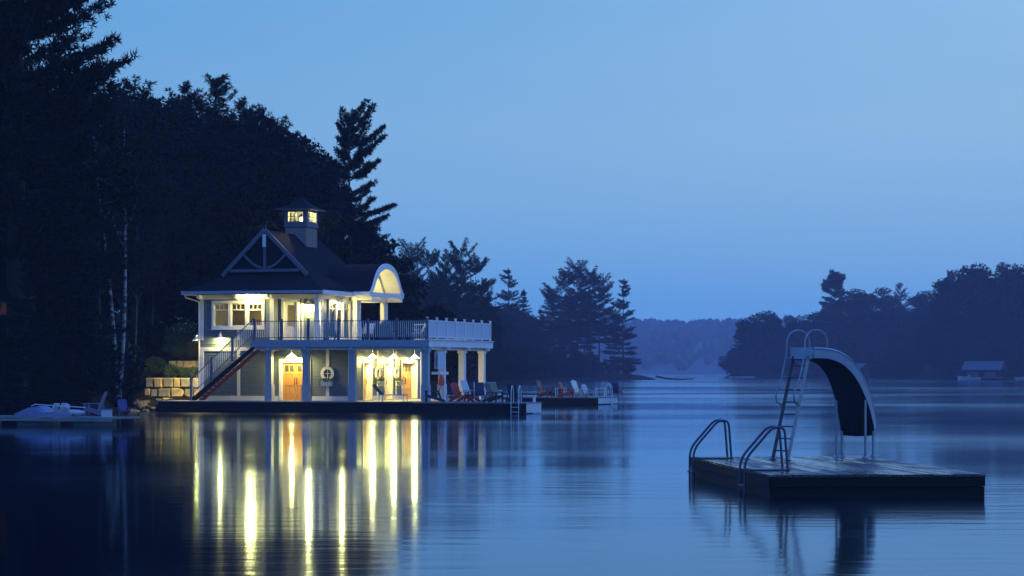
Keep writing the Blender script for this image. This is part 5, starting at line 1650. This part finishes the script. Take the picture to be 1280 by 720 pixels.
def arc_pts(pts, seg=5):
    """round the corners of a polyline"""
    pts = [Vector(p) for p in pts]
    out = [pts[0]]
    for i in range(1, len(pts) - 1):
        a, b, c = pts[i - 1], pts[i], pts[i + 1]
        r = min((a - b).length, (c - b).length, 0.24) * 0.5 * 1.6
        r = min(r, (a - b).length * 0.49, (c - b).length * 0.49)
        p0, p1 = b + (a - b).normalized() * r, b + (c - b).normalized() * r
        for k in range(seg + 1):
            t = k / seg
            out.append(p0 * (1 - t) ** 2 + b * 2 * t * (1 - t) + p1 * t * t)
    out.append(pts[-1])
    return out
for y0 in (1.75, 7.9):
    lad = MB(); lad.box(0.0, 0.70, y0 - 0.06, y0 + 0.56, RZ0 + 0.004, RZ0 + 0.03)
    ld = lad.build('boarding_ladder', M['darkmetal'], raft)
    for y in (y0, y0 + 0.5):
        m_ = MB()
        m_.tube(arc_pts([(0.66, y, RZ0 + 0.03), (0.60, y, RZ0 + 0.80), (0.38, y, RZ0 + 0.80), (-0.14, y, RZ0 + 0.20), (-0.14, y, -0.75)]), 0.024, 8)
        m_.build('rail', M['darkmetal'], ld)
    for z in (RZ0 - 0.28, RZ0 - 0.55, RZ0 - 0.8):
        m_ = MB(); m_.box(-0.19, -0.09, y0 - 0.02, y0 + 0.52, z - 0.015, z + 0.015); m_.build('rung', M['darkmetal'], ld)
    m_ = MB(); m_.tube([(-0.14, y0, RZ0 + 0.01), (0.02, y0, RZ0 + 0.01)], 0.018, 6); m_.tube([(-0.14, y0 + 0.5, RZ0 + 0.01), (0.02, y0 + 0.5, RZ0 + 0.01)], 0.018, 6); m_.build('bracket', M['darkmetal'], ld)

# ------------------------------------------------------------------ water slide
sl = empty('water_slide', (6.0, 51.2, RZ0), 0.0, 'curved pale blue slide with ladder and hand rails standing on the raft', 'slide')
P0, P1, P2, P3 = Vector((0.0, 0.0, 0)), Vector((0.85, 0.55, 0)), Vector((1.28, 0.95, 0)), Vector((1.38, 1.75, 0))
NT = 30
ts = [k / NT for k in range(NT + 1)]
zt = [0, .10, .2, .3, .4, .5, .6, .7, .8, .9, 1.0]
zv = [2.10, 2.10, 2.06, 1.96, 1.80, 1.58, 1.32, 1.05, 0.80, 0.60, 0.48]
def bez(t):
    return P0 * (1 - t) ** 3 + P1 * 3 * t * (1 - t) ** 2 + P2 * 3 * t * t * (1 - t) + P3 * t ** 3
path = []
for t in ts:
    p = bez(t); p.z = float(np.interp(t, zt, zv)); path.append(p)
# smooth the heights
for _ in range(3):
    zs_ = [p.z for p in path]
    for i in range(1, NT): path[i].z = (zs_[i - 1] + zs_[i] * 2 + zs_[i + 1]) / 4
HWD, SH = 0.34, 0.21
prof = [(-HWD - 0.05, SH - 0.01), (-HWD - 0.02, SH + 0.01), (-HWD, SH - 0.02), (-HWD + 0.03, 0.06), (-HWD + 0.10, 0.02), (0, 0.0), (HWD - 0.10, 0.02), (HWD - 0.03, 0.06), (HWD, SH - 0.02), (HWD + 0.02, SH + 0.01), (HWD + 0.05, SH - 0.01),
        (HWD + 0.035, SH - 0.05), (HWD + 0.02, -0.0), (-HWD - 0.02, -0.0), (-HWD - 0.035, SH - 0.05)]
def frames():
    fr = []
    for i, p in enumerate(path):
        d = path[min(i + 1, NT)] - path[max(i - 1, 0)]
        d.normalize()
        lat = Vector((d.y, -d.x, 0)).normalized()    # right of the rider
        up = lat.cross(d).normalized()
        fr.append((p, lat, up))
    return fr
FRM = frames()
def sweep(prof, closed=True):
    vs, fs = [], []
    n = len(prof)
    for (p, lat, up) in FRM:
        for (s, h) in prof: vs.append(p + lat * s + up * h)
    for i in range(NT):
        for j in range(n if closed else n - 1):
            j2 = (j + 1) % n
            fs.append((i * n + j, i * n + j2, (i + 1) * n + j2, (i + 1) * n + j))
    if closed: fs += [tuple(range(n - 1, -1, -1)), tuple(NT * n + j for j in range(n))]
    return MB().add(vs, fs)
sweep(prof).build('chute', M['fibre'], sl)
# ribbed dark underside
ribs = []
nr = 9
ribs.append((-HWD - 0.015, -0.004))
for k in range(nr):
    a = -HWD + 2 * HWD * (k + 0.1) / nr
    b = -HWD + 2 * HWD * (k + 0.9) / nr
    e_ = 0.03 * (1 - ((a + b) / 2 / HWD) ** 2)
    ribs += [(a, -0.010 - e_), ((a + b) / 2, -0.018 - e_), (b, -0.010 - e_)]
ribs.append((HWD + 0.015, -0.004))
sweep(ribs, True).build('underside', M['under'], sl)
# start lip
p, lat, up = FRM[0]
m_ = MB(); m_.bar(p - lat * 0.32 + Vector((-0.03, -0.02, 0.10)), p + lat * 0.32 + Vector((-0.03, -0.02, 0.10)), 0.05, 0.24); m_.build('start_lip', M['fibre'], sl)
# ladder
d0 = (path[1] - path[0]); d0.z = 0; d0.normalize()
lat0 = Vector((d0.y, -d0.x, 0))
foot = Vector((0, 0, 0)) - d0 * 0.60
topc = Vector((0, 0, 2.14)) - d0 * 0.04
for s in (-1, 1):
    m_ = MB(); m_.bar(foot + lat0 * s * 0.24, topc + lat0 * s * 0.24, 0.07, 0.03, up=(lat0.x, lat0.y, 0)); m_.build('ladder_rail', M['metal'] if s > 0 else M['darkmetal'], sl)  # lit right rail and shaded left rail, the light put into their colours
    m_ = MB(); m_.box(-0.07, 0.07, -0.07, 0.07, 0.004, 0.02); o = m_.build('foot_plate', M['darkmetal'], sl); o.location = foot + lat0 * s * 0.24
for k in range(8):
    c = foot.lerp(topc, (k + 0.8) / 8.6)
    m_ = MB(); m_.bar(c - lat0 * 0.24, c + lat0 * 0.24, 0.09, 0.03, up=(0, 0, 1)); m_.build('rung', M['darkmetal'], sl)
# hand rails: loop from the ladder over the top to the chute side
ld_ = (topc - foot).normalized()
for s in (-1, 1):
    b = lat0 * s * 0.29
    a0 = foot.lerp(topc, 0.52)
    pts = [a0 + b * 0.85, a0 + b - d0 * 0.14 + Vector((0, 0, 0.08)), a0 + b - d0 * 0.17 + Vector((0, 0, 0.25)), foot.lerp(topc, 0.80) + b - d0 * 0.16, topc + b - d0 * 0.15 + Vector((0, 0, 0.05))]
    c = topc + b + Vector((0, 0, 0.28))
    for k in range(13):
        a = math.pi - math.pi * k / 12
        pts.append(c + d0 * (0.16 + 0.30 * math.cos(a)) * 1.0 + Vector((0, 0, 0.26 * math.sin(a))))
    pts.append(topc + b + d0 * 0.46 + Vector((0, 0, 0.02)))
    m_ = MB(); m_.tube(pts, 0.017, 8); m_.build('hand_rail', M['metal'], sl, smooth=True)
    for f in (0.80, 0.985):
        q = foot.lerp(topc, f)
        m_ = MB(); m_.tube([q + b * 0.8, q + b - d0 * 0.155], 0.014, 6); m_.build('rail_bracket', M['metal'], sl)
# legs
for (i, dh) in ((int(NT * 0.66), 0.0), (NT - 2, 0.0)):
    p, lat, up = FRM[i]
    for s in (-1, 1):
        q = p + lat * s * (HWD - 0.01)
        m_ = MB(); m_.tube([(q.x, q.y, 0.0), (q.x, q.y, q.z - 0.0)], 0.026, 8); m_.build('leg', M['metal'], sl)
        m_ = MB(); m_.lathe([(0.0, 0.05), (0.05, 0.045), (0.08, 0.01), (0.08, 0.0)], (q.x, q.y, 0.003), 10); m_.build('leg_foot', M['metal'], sl)

# ------------------------------------------------------------------ evening haze
hz = MB(); hz.box(-1250, 1650, -30, 2950, -3.5, 82)
hm = bpy.data.materials.new('evening_haze')
hm.use_nodes = True
hn = hm.node_tree
hn.nodes.clear()
ho = hn.nodes.new('ShaderNodeOutputMaterial')
pv = hn.nodes.new('ShaderNodeVolumePrincipled')
pv.inputs['Color'].default_value = (1.0, 0.86, 1.0, 1)
pv.inputs['Density'].default_value = 0.00022
pv.inputs['Anisotropy'].default_value = 0.0
hn.links.new(pv.outputs[0], ho.inputs['Volume'])
o = hz.build('haze', hm)
tag(o, kind='stuff')
